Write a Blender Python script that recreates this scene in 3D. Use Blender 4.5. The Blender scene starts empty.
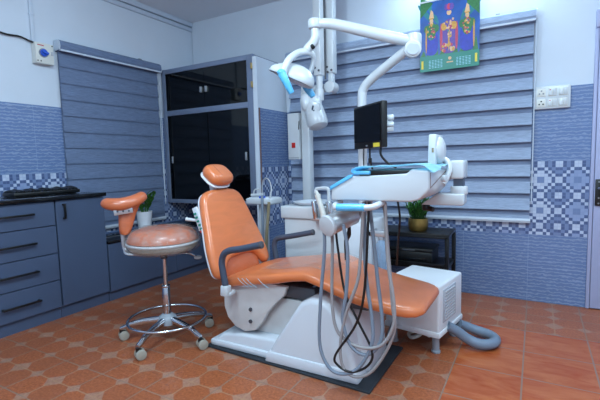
import bpy, bmesh, math, random
from mathutils import Vector, Matrix
random.seed(7)
S = bpy.context.scene
COL = S.collection
PI = math.pi
V = Vector

# ------------------------------------------------------------------ camera
F_PX, YAW, PITCH, ROLL = 412.72, 0.519857, 0.091597, -0.02517
cam_d = bpy.data.cameras.new('camera')
cam = bpy.data.objects.new('camera', cam_d)
COL.objects.link(cam)
fw = V((-math.sin(YAW) * math.cos(PITCH), math.cos(YAW) * math.cos(PITCH), -math.sin(PITCH)))
r0 = V((math.cos(YAW), math.sin(YAW), 0))
u0 = r0.cross(fw)
rr = math.cos(ROLL) * r0 + math.sin(ROLL) * u0
uu = -math.sin(ROLL) * r0 + math.cos(ROLL) * u0
M = Matrix((rr, uu, -fw)).transposed().to_4x4()
M.translation = V((0, 0, 1.1))
cam.matrix_world = M
cam_d.sensor_width = 36.0
cam_d.lens = 36.0 * F_PX / 600.0
cam_d.clip_start = 0.02
S.camera = cam

# ------------------------------------------------------------------ world, lights, exposure
w = bpy.data.worlds.new('world')
S.world = w
w.use_nodes = True
w.node_tree.nodes['Background'].inputs[0].default_value = (0.55, 0.68, 0.9, 1)
w.node_tree.nodes['Background'].inputs[1].default_value = 0.3


def area(name, loc, size, size_y, power, aim, color=(0.65, 0.87, 1.0)):
    l = bpy.data.lights.new(name, 'AREA')
    l.shape = 'RECTANGLE'
    l.size = size
    l.size_y = size_y
    l.energy = power
    l.color = color
    o = bpy.data.objects.new(name, l)
    COL.objects.link(o)
    o.location = loc
    o.rotation_euler = (V(aim) - V(loc)).to_track_quat('-Z', 'Y').to_euler()
    return o


area('tube_lamp_light', (-0.45, 3.42, 2.52), 1.15, 0.05, 6, (-0.45, 2.4, 1.0))
area('tube_lamp_light_upper', (-0.45, 3.42, 2.54), 1.15, 0.05, 11, (-0.45, 2.4, 3.3))
area('ceiling_panel_light_right', (0.4, 1.45, 2.63), 1.3, 1.0, 47, (0.4, 1.45, 0))
area('ceiling_panel_light_rear', (-0.5, -0.7, 2.63), 1.4, 0.8, 62, (-0.5, -0.5, 0))
bl = bpy.data.lights.new('added_fill_light', 'POINT')  # added point light, no fixture: brightens the ceiling and upper walls
bl.energy = 54
bl.color = (0.66, 0.87, 1.0)
bl.shadow_soft_size = 0.16
bo_ = bpy.data.objects.new('added_fill_light', bl)
COL.objects.link(bo_)
bo_.location = (-1.3, 1.0, 2.3)
S.view_settings.view_transform = 'Standard'
S.view_settings.look = 'None'
S.view_settings.gamma = 1.0
S.view_settings.use_curve_mapping = False
S.view_settings.exposure = 0.12


# ------------------------------------------------------------------ materials
def lin(c):
    return tuple(((x / 255) / 12.92 if x / 255 <= 0.04045 else (((x / 255) + 0.055) / 1.055) ** 2.4) for x in c) + (1.0,)


class NT:
    """small helper to write node maths"""

    def __init__(self, m):
        m.use_nodes = True
        self.t = m.node_tree
        self.b = self.t.nodes['Principled BSDF']

    def n(self, kind, **kw):
        o = self.t.nodes.new(kind)
        for k, v in kw.items():
            setattr(o, k, v)
        return o

    def put(self, sock, v):
        if hasattr(v, 'is_linked') or hasattr(v, 'links'):
            self.t.links.new(v, sock)
        else:
            sock.default_value = v

    def m(self, op, a, b=0.0, c=0.0):
        o = self.n('ShaderNodeMath', operation=op)
        for i, v in enumerate((a, b, c)):
            self.put(o.inputs[i], v)
        return o.outputs[0]

    def mix(self, f, a, b):
        o = self.n('ShaderNodeMix', data_type='RGBA')
        self.put(o.inputs[0], f)
        self.put(o.inputs[6], a)
        self.put(o.inputs[7], b)
        return o.outputs[2]

    def pos(self):
        g = self.n('ShaderNodeNewGeometry')
        s = self.n('ShaderNodeSeparateXYZ')
        self.t.links.new(g.outputs['Position'], s.inputs[0])
        return g.outputs['Position'], s.outputs[0], s.outputs[1], s.outputs[2]

    def vec(self, x, y, z):
        o = self.n('ShaderNodeCombineXYZ')
        for i, v in enumerate((x, y, z)):
            self.put(o.inputs[i], v)
        return o.outputs[0]

    def noise(self, vec, scale, detail=3.0, rough=0.5, dist=0.0):
        o = self.n('ShaderNodeTexNoise')
        if vec is not None:
            self.t.links.new(vec, o.inputs['Vector'])
        o.inputs['Scale'].default_value = scale
        o.inputs['Detail'].default_value = detail
        o.inputs['Roughness'].default_value = rough
        o.inputs['Distortion'].default_value = dist
        return o.outputs[0]

    def bump(self, h, strength=0.2, dist=0.005):
        o = self.n('ShaderNodeBump')
        o.inputs['Strength'].default_value = strength
        o.inputs['Distance'].default_value = dist
        self.put(o.inputs['Height'], h)
        self.t.links.new(o.outputs[0], self.b.inputs['Normal'])

    def ramp(self, v, lo, hi):
        o = self.n('ShaderNodeMapRange')
        self.put(o.inputs[0], v)
        o.inputs[1].default_value = lo
        o.inputs[2].default_value = hi
        return o.outputs[0]


def mat(name, rgb, rough=0.5, metal=0.0, coat=0.0, var=0.06, scale=6.0, bump=0.0, bscale=200.0, spec=0.5):
    m = bpy.data.materials.new(name)
    N = NT(m)
    c = lin(rgb)
    tc = N.n('ShaderNodeTexCoord').outputs['Object']
    f = N.noise(tc, scale)
    d = tuple(x * (1 - var) for x in c[:3]) + (1,)
    e = tuple(min(1, x * (1 + var)) for x in c[:3]) + (1,)
    N.put(N.b.inputs['Base Color'], N.mix(f, d, e))
    N.b.inputs['Roughness'].default_value = rough
    N.b.inputs['Metallic'].default_value = metal
    N.b.inputs['Coat Weight'].default_value = coat
    N.b.inputs['Coat Roughness'].default_value = 0.08
    N.b.inputs['Specular IOR Level'].default_value = spec
    if bump:
        N.bump(N.noise(tc, bscale), bump, 0.002)
    return m


def glass_mat(name, rgb, rough=0.08, alpha_mix=0.8):
    m = bpy.data.materials.new(name)
    N = NT(m)
    N.b.inputs['Base Color'].default_value = lin(rgb)
    N.b.inputs['Roughness'].default_value = rough
    tr = N.n('ShaderNodeBsdfTransparent')
    mx = N.n('ShaderNodeMixShader')
    tc = N.n('ShaderNodeTexCoord').outputs['Object']
    f = N.ramp(N.noise(tc, 22.0, 3.0, 0.6), 0.25, 0.8)
    N.put(mx.inputs[0], N.m('SUBTRACT', 1.0, N.m('MULTIPLY', N.m('ADD', 0.55, N.m('MULTIPLY', N.m('SUBTRACT', 1.0, f), 0.45)), alpha_mix)))
    N.t.links.new(tr.outputs[0], mx.inputs[1])
    N.t.links.new(N.b.outputs[0], mx.inputs[2])
    N.t.links.new(mx.outputs[0], N.t.nodes['Material Output'].inputs[0])
    N.bump(N.noise(tc, 38.0, 3.0), 0.5, 0.004)
    return m


MAT = dict(
    paint=mat('wall_paint', (205, 214, 226), 0.7, var=0.03, bump=0.05),
    ceil=mat('ceiling_paint', (222, 226, 232), 0.8, var=0.02),
    white=mat('white_plastic', (200, 205, 210), 0.28, coat=0.25, var=0.015),
    boxwhite=mat('box_white', (226, 230, 234), 0.35, var=0.015),
    cream=mat('cream_plastic', (214, 214, 208), 0.35, var=0.02),
    shell=mat('chair_shell_white', (212, 218, 226), 0.25, coat=0.3, var=0.02),
    scuff=mat('scuffed_white_panel', (205, 205, 205), 0.4, var=0.12, scale=14),
    silver=mat('brushed_silver', (190, 192, 196), 0.35, 0.7, var=0.05),
    chrome=mat('chrome', (205, 208, 212), 0.12, 1.0, var=0.02),
    steel=mat('grey_steel', (140, 142, 148), 0.4, 0.6, var=0.05),
    hubg=mat('grey_hub_plastic', (150, 158, 168), 0.4, var=0.04),
    castor=mat('castor_beige_grey', (158, 152, 140), 0.5, var=0.08),
    black=mat('black_plastic', (14, 15, 17), 0.4, var=0.1),
    blackm=mat('black_metal', (12, 12, 14), 0.35, var=0.1),
    rubber=mat('black_rubber_mat', (36, 42, 50), 0.75, var=0.15, scale=30),
    darkgrey=mat('dark_slate_grip', (62, 72, 90), 0.45, var=0.08),
    bodyg=mat('dark_grey_body', (70, 72, 80), 0.5, var=0.1),
    face=mat('blue_grey_laminate', (70, 84, 110), 0.42, var=0.03, scale=3),
    frame=mat('blue_grey_aluminium', (120, 133, 158), 0.4, 0.15, var=0.03),
    darkglass=mat('black_glass', (4, 6, 9), 0.05, var=0.02, spec=0.45),
    granite=mat('black_granite', (16, 17, 20), 0.12, var=0.25, scale=90),
    screen=mat('screen_black', (6, 6, 8), 0.12, var=0.02),
    yellow=mat('yellow_sticker', (228, 206, 70), 0.5, var=0.02),
    blue=mat('blue_knob', (28, 84, 200), 0.35, var=0.03),
    film=mat('cyan_barrier_film', (96, 186, 236), 0.3, coat=0.3, var=0.1, scale=60, bump=0.5, bscale=90),
    sheet=mat('pale_cyan_drape', (168, 218, 236), 0.8, var=0.08, scale=20, bump=0.3),
    hoseg=mat('grey_hose', (122, 134, 150), 0.45, var=0.04),
    hosew=mat('taupe_hose', (150, 146, 148), 0.5, var=0.04),
    hoseb=mat('slate_duct_hose', (112, 126, 144), 0.55, var=0.05, bump=0.3),
    tan=mat('tan_hose', (142, 130, 104), 0.5, var=0.05),
    red=mat('red_rocker', (190, 24, 22), 0.4, var=0.05),
    door=mat('lavender_door', (166, 172, 206), 0.5, var=0.03),
    pot=mat('white_pot', (218, 224, 232), 0.4, var=0.02),
    gold=mat('hammered_brass', (150, 122, 66), 0.35, 0.8, var=0.25, scale=40, bump=0.8, bscale=60),
    leaf=mat('leaf_green', (52, 104, 38), 0.45, var=0.45, scale=30),
    leaf2=mat('leaf_dark_green', (34, 72, 34), 0.45, var=0.4, scale=30),
    soil=mat('soil', (40, 30, 24), 0.9, var=0.2),
    greenp=mat('poster_green', (28, 128, 112), 0.4, var=0.1),
    bluep=mat('poster_blue', (20, 82, 160), 0.35, var=0.6, scale=9),
    teal=mat('poster_teal', (24, 120, 128), 0.35, var=0.4, scale=20),
    leafp=mat('poster_foliage', (44, 112, 60), 0.4, var=0.5, scale=60),
    royal=mat('poster_royal_blue', (40, 52, 170), 0.4, var=0.4, scale=50),
    goldp=mat('poster_gold', (206, 150, 60), 0.4, var=0.4, scale=90),
    skin=mat('poster_peach', (222, 176, 130), 0.4, var=0.2, scale=80),
    rose=mat('poster_rose', (190, 56, 88), 0.4, var=0.3, scale=60),
    purple=mat('poster_violet', (96, 66, 150), 0.4, var=0.4, scale=70),
    trimw=mat('raceway_white', (196, 206, 220), 0.5, var=0.02),
    brown=mat('brown_edge_trim', (116, 88, 78), 0.5, var=0.1),
    brass=mat('brass_hinge', (190, 164, 110), 0.35, 0.7, var=0.1),
    ink=mat('grey_print', (120, 126, 140), 0.6, var=0.05),
    vent=mat('vent_grey', (176, 182, 192), 0.5, var=0.04),
)
MAT['film_clear'] = glass_mat('clear_plastic_film', (190, 184, 180), 0.1, 1.0)
MAT['bottle'] = glass_mat('translucent_bottle', (150, 180, 210), 0.15, 0.55)


def vinyl(name, rgb, streak=0.16):
    m = bpy.data.materials.new(name)
    N = NT(m)
    tc = N.n('ShaderNodeTexCoord').outputs['Object']
    mp = N.n('ShaderNodeMapping')
    N.t.links.new(tc, mp.inputs[0])
    mp.inputs['Rotation'].default_value = (0.4, 0.25, 0.3)
    mp.inputs['Scale'].default_value = (2.0, 3.0, 14.0)
    f = N.noise(mp.outputs[0], 1.6, 3.0, 0.5, 1.2)
    c = lin(rgb)
    d = tuple(x * (1 - streak) for x in c[:3]) + (1,)
    e = tuple(min(1, x * (1 + streak)) for x in c[:3]) + (1,)
    N.put(N.b.inputs['Base Color'], N.mix(f, d, e))
    N.b.inputs['Roughness'].default_value = 0.3
    N.b.inputs['Coat Weight'].default_value = 0.35
    N.b.inputs['Coat Roughness'].default_value = 0.12
    N.bump(f, 0.12, 0.01)
    return m


MAT['orange'] = vinyl('orange_vinyl', (212, 118, 70), 0.17)
MAT['orange2'] = vinyl('dark_orange_vinyl', (190, 100, 62), 0.2)  # deeper orange with slightly stronger streaks


def floor_mat():
    m = bpy.data.materials.new('terracotta_floor_tiles')
    N = NT(m)
    p, x, y, z = N.pos()
    PX, PY, X0, Y0 = 0.325, 0.3185, -0.36, 1.615
    u = N.m('DIVIDE', N.m('SUBTRACT', x, X0), PX)
    v = N.m('DIVIDE', N.m('SUBTRACT', y, Y0), PY)

    def dist0(a):   # distance to nearest integer
        return N.m('ABSOLUTE', N.m('SUBTRACT', N.m('FRACT', N.m('ADD', a, 0.5)), 0.5))

    du, dv = dist0(u), dist0(v)                       # to tile edge
    hu = N.m('SUBTRACT', 0.5, du)                     # to tile centre line
    hv = N.m('SUBTRACT', 0.5, dv)
    big = N.m('LESS_THAN', N.m('ADD', hu, hv), 0.185)
    s1 = N.m('LESS_THAN', N.m('ADD', du, hv), 0.13)
    s2 = N.m('LESS_THAN', N.m('ADD', hu, dv), 0.13)
    dots = N.m('MINIMUM', N.m('ADD', big, N.m('ADD', s1, s2)), 1.0)
    # thin joint between the octagons: along the half lines, and the outline of the dots
    half = N.m('LESS_THAN', N.m('MINIMUM', hu, hv), 0.012)
    edge = N.m('LESS_THAN', N.m('MINIMUM', du, dv), 0.0115)
    grout = edge
    thin = N.m('MAXIMUM', half, N.m('MULTIPLY', 0.0, edge))
    mott = N.noise(p, 75.0, 4.0, 0.7)
    cell = N.n('ShaderNodeTexWhiteNoise', noise_dimensions='2D')
    N.t.links.new(N.vec(N.m('FLOOR', N.m('MULTIPLY', u, 2.0)), N.m('FLOOR', N.m('MULTIPLY', v, 2.0)), 0.0), cell.inputs['Vector'])
    big_n = N.noise(p, 3.0, 2.0)
    oct_c = N.mix(N.ramp(mott, 0.3, 0.7), lin((128, 62, 34)), lin((186, 108, 68)))
    oct_c = N.mix(N.m('MULTIPLY', cell.outputs[0], 0.35), oct_c, lin((132, 78, 54)))
    dot_c = N.mix(N.ramp(mott, 0.3, 0.7), lin((142, 98, 78)), lin((172, 126, 104)))
    pat = N.mix(dots, oct_c, dot_c)
    pat = N.mix(N.m('MULTIPLY', thin, 0.8), pat, lin((164, 122, 94)))
    # plain glossy tiles beside the door
    mp = N.n('ShaderNodeMapping')
    N.t.links.new(p, mp.inputs[0])
    mp.inputs['Scale'].default_value = (2.2, 6.0, 1.0)
    mp.inputs['Rotation'].default_value = (0, 0, 0.3)
    st = N.noise(mp.outputs[0], 2.2, 4.0, 0.6, 0.8)
    plain = N.mix(N.ramp(st, 0.3, 0.72), lin((158, 64, 24)), lin((186, 106, 62)))
    zone = N.m('MULTIPLY', N.m('GREATER_THAN', x, X0), N.m('LESS_THAN', y, Y0 + 4 * PY))
    col = N.mix(zone, pat, plain)
    col = N.mix(grout, col, lin((140, 110, 92)))
    N.put(N.b.inputs['Base Color'], col)
    N.put(N.b.inputs['Roughness'], N.m('ADD', 0.34, N.m('MULTIPLY', zone, -0.08)))
    hgt = N.m('SUBTRACT', N.m('MULTIPLY', mott, 0.15), grout)
    N.bump(hgt, 0.25, 0.003)
    return m


def tile_mat():
    """blue wave-printed wall tile with a mosaic border band, by wall position"""
    m = bpy.data.materials.new('blue_wall_tiles')
    N = NT(m)
    p, x, y, z = N.pos()
    h = N.m('ADD', x, y)
    wv = N.n('ShaderNodeTexWave', wave_type='BANDS', bands_direction='Z', wave_profile='SIN')
    N.t.links.new(N.vec(N.m('MULTIPLY', h, 0.55), 0.0, z), wv.inputs['Vector'])
    wv.inputs['Scale'].default_value = 12.5
    wv.inputs['Distortion'].default_value = 5.0
    wv.inputs['Detail'].default_value = 2.0
    wv.inputs['Detail Scale'].default_value = 3.8
    f = N.ramp(wv.outputs['Fac'], 0.55, 1.0)
    fine = N.noise(N.vec(N.m('MULTIPLY', h, 12.0), 0.0, N.m('MULTIPLY', z, 90.0)), 1.0, 3.0)
    tile = N.mix(N.m('MULTIPLY', f, 0.55), lin((104, 126, 168)), lin((160, 176, 204)))
    tile = N.mix(N.m('MULTIPLY', fine, 0.35), tile, lin((98, 118, 156)))

    def near(a, period, off, wid):
        q = N.m('FRACT', N.m('ADD', N.m('DIVIDE', N.m('SUBTRACT', a, off), period), 0.5))
        return N.m('LESS_THAN', N.m('ABSOLUTE', N.m('SUBTRACT', q, 0.5)), wid / period)

    joint = N.m('MAXIMUM', near(h, 0.46, 3.49, 0.0016), near(z, 0.2625, 0.0, 0.0016))
    tile = N.mix(N.m('MULTIPLY', joint, 0.5), tile, lin((150, 170, 205)))
    # mosaic
    Q = 0.0228
    cu = N.m('DIVIDE', N.m('SUBTRACT', h, 3.446), Q)
    cv = N.m('DIVIDE', N.m('SUBTRACT', z, 0.355), Q)
    iu = N.m('FLOORED_MODULO', N.m('FLOOR', cu), 10.0)
    iv = N.m('FLOORED_MODULO', N.m('FLOOR', cv), 10.0)
    a = N.m('ABSOLUTE', N.m('SUBTRACT', iu, 4.5))
    b = N.m('ABSOLUTE', N.m('SUBTRACT', iv, 4.5))
    s = N.m('ADD', a, b)

    def eq(val):
        return N.m('LESS_THAN', N.m('ABSOLUTE', N.m('SUBTRACT', s, val)), 0.4)

    white, mid, dark, pale = lin((190, 200, 220)), lin((112, 130, 168)), lin((74, 90, 130)), lin((142, 158, 194))
    c = N.mix(eq(5.0), mid, white)
    c = N.mix(eq(9.0), c, white)
    c = N.mix(eq(8.0), c, dark)
    c = N.mix(eq(7.0), c, mid)
    c = N.mix(eq(6.0), c, dark)
    c = N.mix(eq(4.0), c, dark)
    c = N.mix(N.m('LESS_THAN', s, 3.4), c, white)
    blk = N.m('FLOORED_MODULO', N.m('FLOOR', N.m('DIVIDE', N.m('FLOOR', cu), 10.0)), 2.0)
    c = N.mix(N.m('MULTIPLY', N.m('LESS_THAN', s, 3.4), blk), c, pale)
    c = N.mix(N.m('LESS_THAN', s, 1.4), c, mid)
    wn = N.n('ShaderNodeTexWhiteNoise', noise_dimensions='2D')
    N.t.links.new(N.vec(N.m('FLOOR', cu), N.m('FLOOR', cv), 0.0), wn.inputs['Vector'])
    c = N.mix(N.m('MULTIPLY', wn.outputs[0], 0.25), c, mid)
    gu = N.m('ABSOLUTE', N.m('SUBTRACT', N.m('FRACT', cu), 0.5))
    gv = N.m('ABSOLUTE', N.m('SUBTRACT', N.m('FRACT', cv), 0.5))
    c = N.mix(N.m('MULTIPLY', N.m('GREATER_THAN', N.m('MAXIMUM', gu, gv), 0.45), 0.45), c, lin((120, 140, 184)))
    band = N.m('MULTIPLY', N.m('GREATER_THAN', z, 0.514), N.m('LESS_THAN', z, 1.061))
    N.put(N.b.inputs['Base Color'], N.mix(band, tile, c))
    N.b.inputs['Roughness'].default_value = 0.22
    N.bump(N.m('MULTIPLY', f, N.m('SUBTRACT', 1.0, band)), 0.12, 0.003)
    return m


def blind_mat(name, rgb):
    m = bpy.data.materials.new(name)
    N = NT(m)
    p, x, y, z = N.pos()
    h = N.m('ADD', x, y)
    st = N.noise(N.vec(N.m('MULTIPLY', h, 14.0), 0.0, N.m('MULTIPLY', z, 220.0)), 1.0, 4.0, 0.7)
    st2 = N.noise(N.vec(N.m('MULTIPLY', h, 5.0), 0.0, N.m('MULTIPLY', z, 40.0)), 1.0, 3.0)
    c = lin(rgb)
    k = lambda q: tuple(min(1, v * q) for v in c[:3]) + (1,)
    N.put(N.b.inputs['Base Color'], N.mix(N.m('ADD', N.m('MULTIPLY', N.ramp(st, 0.3, 0.7), 0.6), N.m('MULTIPLY', st2, 0.4)), k(0.55), k(1.4)))
    N.b.inputs['Roughness'].default_value = 0.75
    return m


MAT['floor'] = floor_mat()
MAT['tile'] = tile_mat()
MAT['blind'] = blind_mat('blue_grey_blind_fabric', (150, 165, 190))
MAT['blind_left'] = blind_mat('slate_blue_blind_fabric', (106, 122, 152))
MAT['blind_sheer'] = blind_mat('sheer_blind_band', (112, 126, 154))


# ------------------------------------------------------------------ mesh helpers
def catmull(pts, n=6, closed=False):
    pts = [V(p) for p in pts]
    out = []
    m = len(pts)
    rng = range(m if closed else m - 1)
    for i in rng:
        p1, p2 = pts[i % m], pts[(i + 1) % m]
        p0 = pts[(i - 1) % m] if closed or i > 0 else p1 * 2 - p2
        p3 = pts[(i + 2) % m] if closed or i + 2 < m else p2 * 2 - p1
        for k in range(n):
            t = k / n
            out.append(0.5 * ((2 * p1) + (p2 - p0) * t + (2 * p0 - 5 * p1 + 4 * p2 - p3) * t * t + (3 * p1 - p0 - 3 * p2 + p3) * t ** 3))
    if not closed:
        out.append(pts[-1])
    return out


class MB:
    def __init__(self):
        self.bm = bmesh.new()

    def _merge(self, tmp, mi=0):
        for f in tmp.faces:
            f.material_index = mi
        me = bpy.data.meshes.new('tmp')
        tmp.to_mesh(me)
        tmp.free()
        self.bm.from_mesh(me)
        bpy.data.meshes.remove(me)

    def obox(self, c, size, R=None, bev=0.0, seg=2, mi=0, taper=None):
        t = bmesh.new()
        bmesh.ops.create_cube(t, size=1)
        for v in t.verts:
            v.co = V((v.co.x * size[0], v.co.y * size[1], v.co.z * size[2]))
            if taper and v.co.z > 0:
                v.co.x *= taper
                v.co.y *= taper
        if bev:
            bmesh.ops.bevel(t, geom=t.edges[:], offset=bev, segments=seg, profile=0.5, affect='EDGES')
        mtx = (R or Matrix.Identity(3)).to_4x4()
        mtx.translation = V(c)
        t.transform(mtx)
        self._merge(t, mi)
        return self

    def box(self, x0, x1, y0, y1, z0, z1, bev=0.0, seg=2, mi=0):
        return self.obox(((x0 + x1) / 2, (y0 + y1) / 2, (z0 + z1) / 2), (abs(x1 - x0), abs(y1 - y0), abs(z1 - z0)), None, bev, seg, mi)

    def loft(self, loops, cap0=True, cap1=True, closed=True, mi=0):
        t = bmesh.new()
        vs = [[t.verts.new(p) for p in lp] for lp in loops]
        n = len(loops[0])
        for a, b in zip(vs, vs[1:]):
            for i in range(n if closed else n - 1):
                j = (i + 1) % n
                t.faces.new((a[i], a[j], b[j], b[i]))
        if closed and cap0:
            t.faces.new(vs[0][::-1])
        if closed and cap1:
            t.faces.new(vs[-1])
        if closed:
            bmesh.ops.recalc_face_normals(t, faces=t.faces[:])
        self._merge(t, mi)
        return self

    def tube(self, pts, r, seg=10, smooth=6, closed=False, mi=0, flat=1.0):
        P = catmull(pts, smooth, closed) if smooth > 1 else [V(p) for p in pts]
        n = len(P)
        rs = r if isinstance(r, (list, tuple)) else None
        loops = []
        N_ = None
        for i, p in enumerate(P):
            tg = (P[(i + 1) % n] - P[i - 1]) if closed else (P[min(i + 1, n - 1)] - P[max(i - 1, 0)])
            tg.normalize()
            if N_ is None:
                N_ = tg.orthogonal().normalized()
            else:
                N_ = (N_ - tg * N_.dot(tg))
                N_.normalize()
            B = tg.cross(N_)
            if rs:
                q = i / (n - 1) * (len(rs) - 1)
                k = min(int(q), len(rs) - 2)
                rad = rs[k] + (rs[k + 1] - rs[k]) * (q - k)
            else:
                rad = r
            loops.append([p + rad * (math.cos(2 * PI * k / seg) * N_ + flat * math.sin(2 * PI * k / seg) * B) for k in range(seg)])
        if closed:
            loops.append(loops[0])
            return self.loft(loops, False, False, mi=mi)
        return self.loft(loops, mi=mi)

    def cyl(self, p0, p1, r, r1=None, seg=20, bev=0.0, mi=0):
        p0, p1 = V(p0), V(p1)
        r1 = r if r1 is None else r1
        if bev:
            d = (p1 - p0).normalized() * bev
            return self.tube([p0, p0 + d, p1 - d, p1], [r - bev, r, r1, r1 - bev], seg, 1, mi=mi) if False else self._cyl4(p0, p0 + d, p1 - d, p1, r, r1, bev, seg, mi)
        return self.tube([p0, p1], [r, r1], seg, 1, mi=mi)

    def _cyl4(self, a, b, c, d, r, r1, bev, seg, mi):
        ax = (d - a).normalized()
        n = ax.orthogonal().normalized()
        bb = ax.cross(n)
        ring = lambda p, q: [p + q * (math.cos(2 * PI * k / seg) * n + math.sin(2 * PI * k / seg) * bb) for k in range(seg)]
        return self.loft([ring(a, r - bev), ring(a + ax * bev * 0.3, r - bev * 0.3), ring(b, r), ring(c, r1), ring(d - ax * bev * 0.3, r1 - bev * 0.3), ring(d, r1 - bev)], mi=mi)

    def lathe(self, prof, c, axis=(0, 0, 1), seg=28, mi=0, sx=1.0):
        ax = V(axis).normalized()
        n = ax.orthogonal().normalized() if abs(ax.z) < 0.999 else V((1, 0, 0))
        b = ax.cross(n)
        c = V(c)
        return self.loft([[c + ax * z + r * (math.cos(2 * PI * k / seg) * n * sx + math.sin(2 * PI * k / seg) * b) for k in range(seg)] for r, z in prof], mi=mi)

    def prism(self, poly, plane, lo, hi, bev=0.0, seg=2, mi=0, mtx=None):
        t = bmesh.new()
        f = {'xz': lambda a, b, c: (a, c, b), 'xy': lambda a, b, c: (a, b, c), 'yz': lambda a, b, c: (c, a, b)}[plane]
        v0 = [t.verts.new(f(a, b, lo)) for a, b in poly]
        v1 = [t.verts.new(f(a, b, hi)) for a, b in poly]
        n = len(poly)
        t.faces.new(v0)
        t.faces.new(v1[::-1])
        for i in range(n):
            t.faces.new((v0[i], v1[i], v1[(i + 1) % n], v0[(i + 1) % n]))
        bmesh.ops.recalc_face_normals(t, faces=t.faces[:])
        if bev:
            es = [e for e in t.edges if len(e.link_faces) == 2 and e.calc_face_angle(0) > 0.6]
            bmesh.ops.bevel(t, geom=es, offset=bev, segments=seg, profile=0.5, affect='EDGES', clamp_overlap=True)
        if mtx is not None:
            t.transform(mtx)
        self._merge(t, mi)
        return self

    def ball(self, c, rad, seg=20, R=None, mi=0, f=None):
        t = bmesh.new()
        bmesh.ops.create_uvsphere(t, u_segments=seg, v_segments=max(8, seg // 2), radius=1)
        for v in t.verts:
            q = f(v.co) if f else v.co
            v.co = V((q.x * rad[0], q.y * rad[1], q.z * rad[2]))
        mtx = (R or Matrix.Identity(3)).to_4x4()
        mtx.translation = V(c)
        t.transform(mtx)
        self._merge(t, mi)
        return self

    def grid(self, fn, nu, nv, thick=0.0, mi=0):
        t = bmesh.new()
        vs = [[t.verts.new(fn(i / nu, j / nv)) for j in range(nv + 1)] for i in range(nu + 1)]
        for i in range(nu):
            for j in range(nv):
                t.faces.new((vs[i][j], vs[i + 1][j], vs[i + 1][j + 1], vs[i][j + 1]))
        if thick:
            bmesh.ops.solidify(t, geom=t.faces[:], thickness=thick)
        self._merge(t, mi)
        return self


ORIG = {}


def obj(name, mb, m, parent=None, loc=None, angle=38, label=None):
    """links what the builder holds as ONE mesh object; vertices are given in world space"""
    bm = mb.bm
    if parent is not None:
        off = ORIG[parent.name]
    elif loc is not None:
        off = V(loc)
    else:
        zs = [v.co for v in bm.verts]
        lo = V((min(c.x for c in zs), min(c.y for c in zs), min(c.z for c in zs)))
        hi = V((max(c.x for c in zs), max(c.y for c in zs), max(c.z for c in zs)))
        off = V(((lo.x + hi.x) / 2, (lo.y + hi.y) / 2, lo.z))
    bm.normal_update()
    for e in bm.edges:
        e.smooth = not (len(e.link_faces) == 2 and e.calc_face_angle(0) > math.radians(angle))
    for f in bm.faces:
        f.smooth = True
    bm.transform(Matrix.Translation(-off))
    me = bpy.data.meshes.new(name)
    bm.to_mesh(me)
    bm.free()
    for mm in (m if isinstance(m, (list, tuple)) else [m]):
        me.materials.append(MAT[mm] if isinstance(mm, str) else mm)
    o = bpy.data.objects.new(name, me)
    COL.objects.link(o)
    if parent is not None:
        o.parent = parent
        ORIG[o.name] = off.copy()
    else:
        o.location = off
        ORIG[o.name] = off.copy()
    if label:
        o['label'] = label
    return o


def tag(o, label, cat, group=None):
    o['label'] = label
    o['category'] = cat
    if group:
        o['group'] = group
    return o


def thing(name, label, cat, loc, group=None):
    o = bpy.data.objects.new(name, None)
    o.empty_display_size = 0.1
    COL.objects.link(o)
    o.location = loc
    ORIG[o.name] = V(loc)
    return tag(o, label, cat, group)


def struct(name, mb, m, label=None):
    o = obj(name, mb, m, angle=30)
    o['kind'] = 'structure'
    if label:
        o['label'] = label
    return o


def superellipse(cx, cz, a, b, n=4.0, k=28):
    out = []
    for i in range(k):
        t = 2 * PI * i / k
        c, s = math.cos(t), math.sin(t)
        out.append((cx + a * math.copysign(abs(c) ** (2 / n), c), cz + b * math.copysign(abs(s) ** (2 / n), s)))
    return out


# ------------------------------------------------------------------ room shell
XL, YB, XR, YR, H = -3.35, 3.527, 1.7, -1.7, 2.66
struct('floor', MB().box(XL - 0.1, XR + 0.1, YR - 0.1, YB + 0.1, -0.1, 0), 'floor', 'terracotta tiled floor with octagon pattern and plain glossy tiles')
struct('ceiling', MB().box(XL - 0.1, XR + 0.1, YR - 0.1, YB + 0.1, H, H + 0.1), 'ceil', 'plain pale grey ceiling')
T_ = 0.008
struct('wall_left', MB().box(XL - 0.1, XL - T_, YR - 0.1, YB + 0.1, 0, H), 'paint', 'pale blue white painted wall on the left')
struct('wall_back', MB().box(XL, XR, YB + T_, YB + 0.1, 0, H), 'paint', 'pale blue white painted back wall')
struct('wall_right', MB().box(XR, XR + 0.1, YR - 0.1, YB + 0.1, 0, H), 'paint', 'painted wall on the right')
struct('wall_rear', MB().box(XL, XR, YR - 0.1, YR, 0, H), 'paint', 'painted wall behind the viewer')
DX = 0.332                                                     # left edge of the door frame
struct('trim_1', MB().box(XL - T_, XL, YR, YB, 0, 1.588, 0.002, 1), 'tile', 'blue wave tile dado on the left wall with mosaic band')
struct('trim_2', MB().box(XL, DX, YB, YB + T_, 0, 1.588, 0.002, 1), 'tile', 'blue wave tile dado on the back wall with mosaic band')
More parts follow.
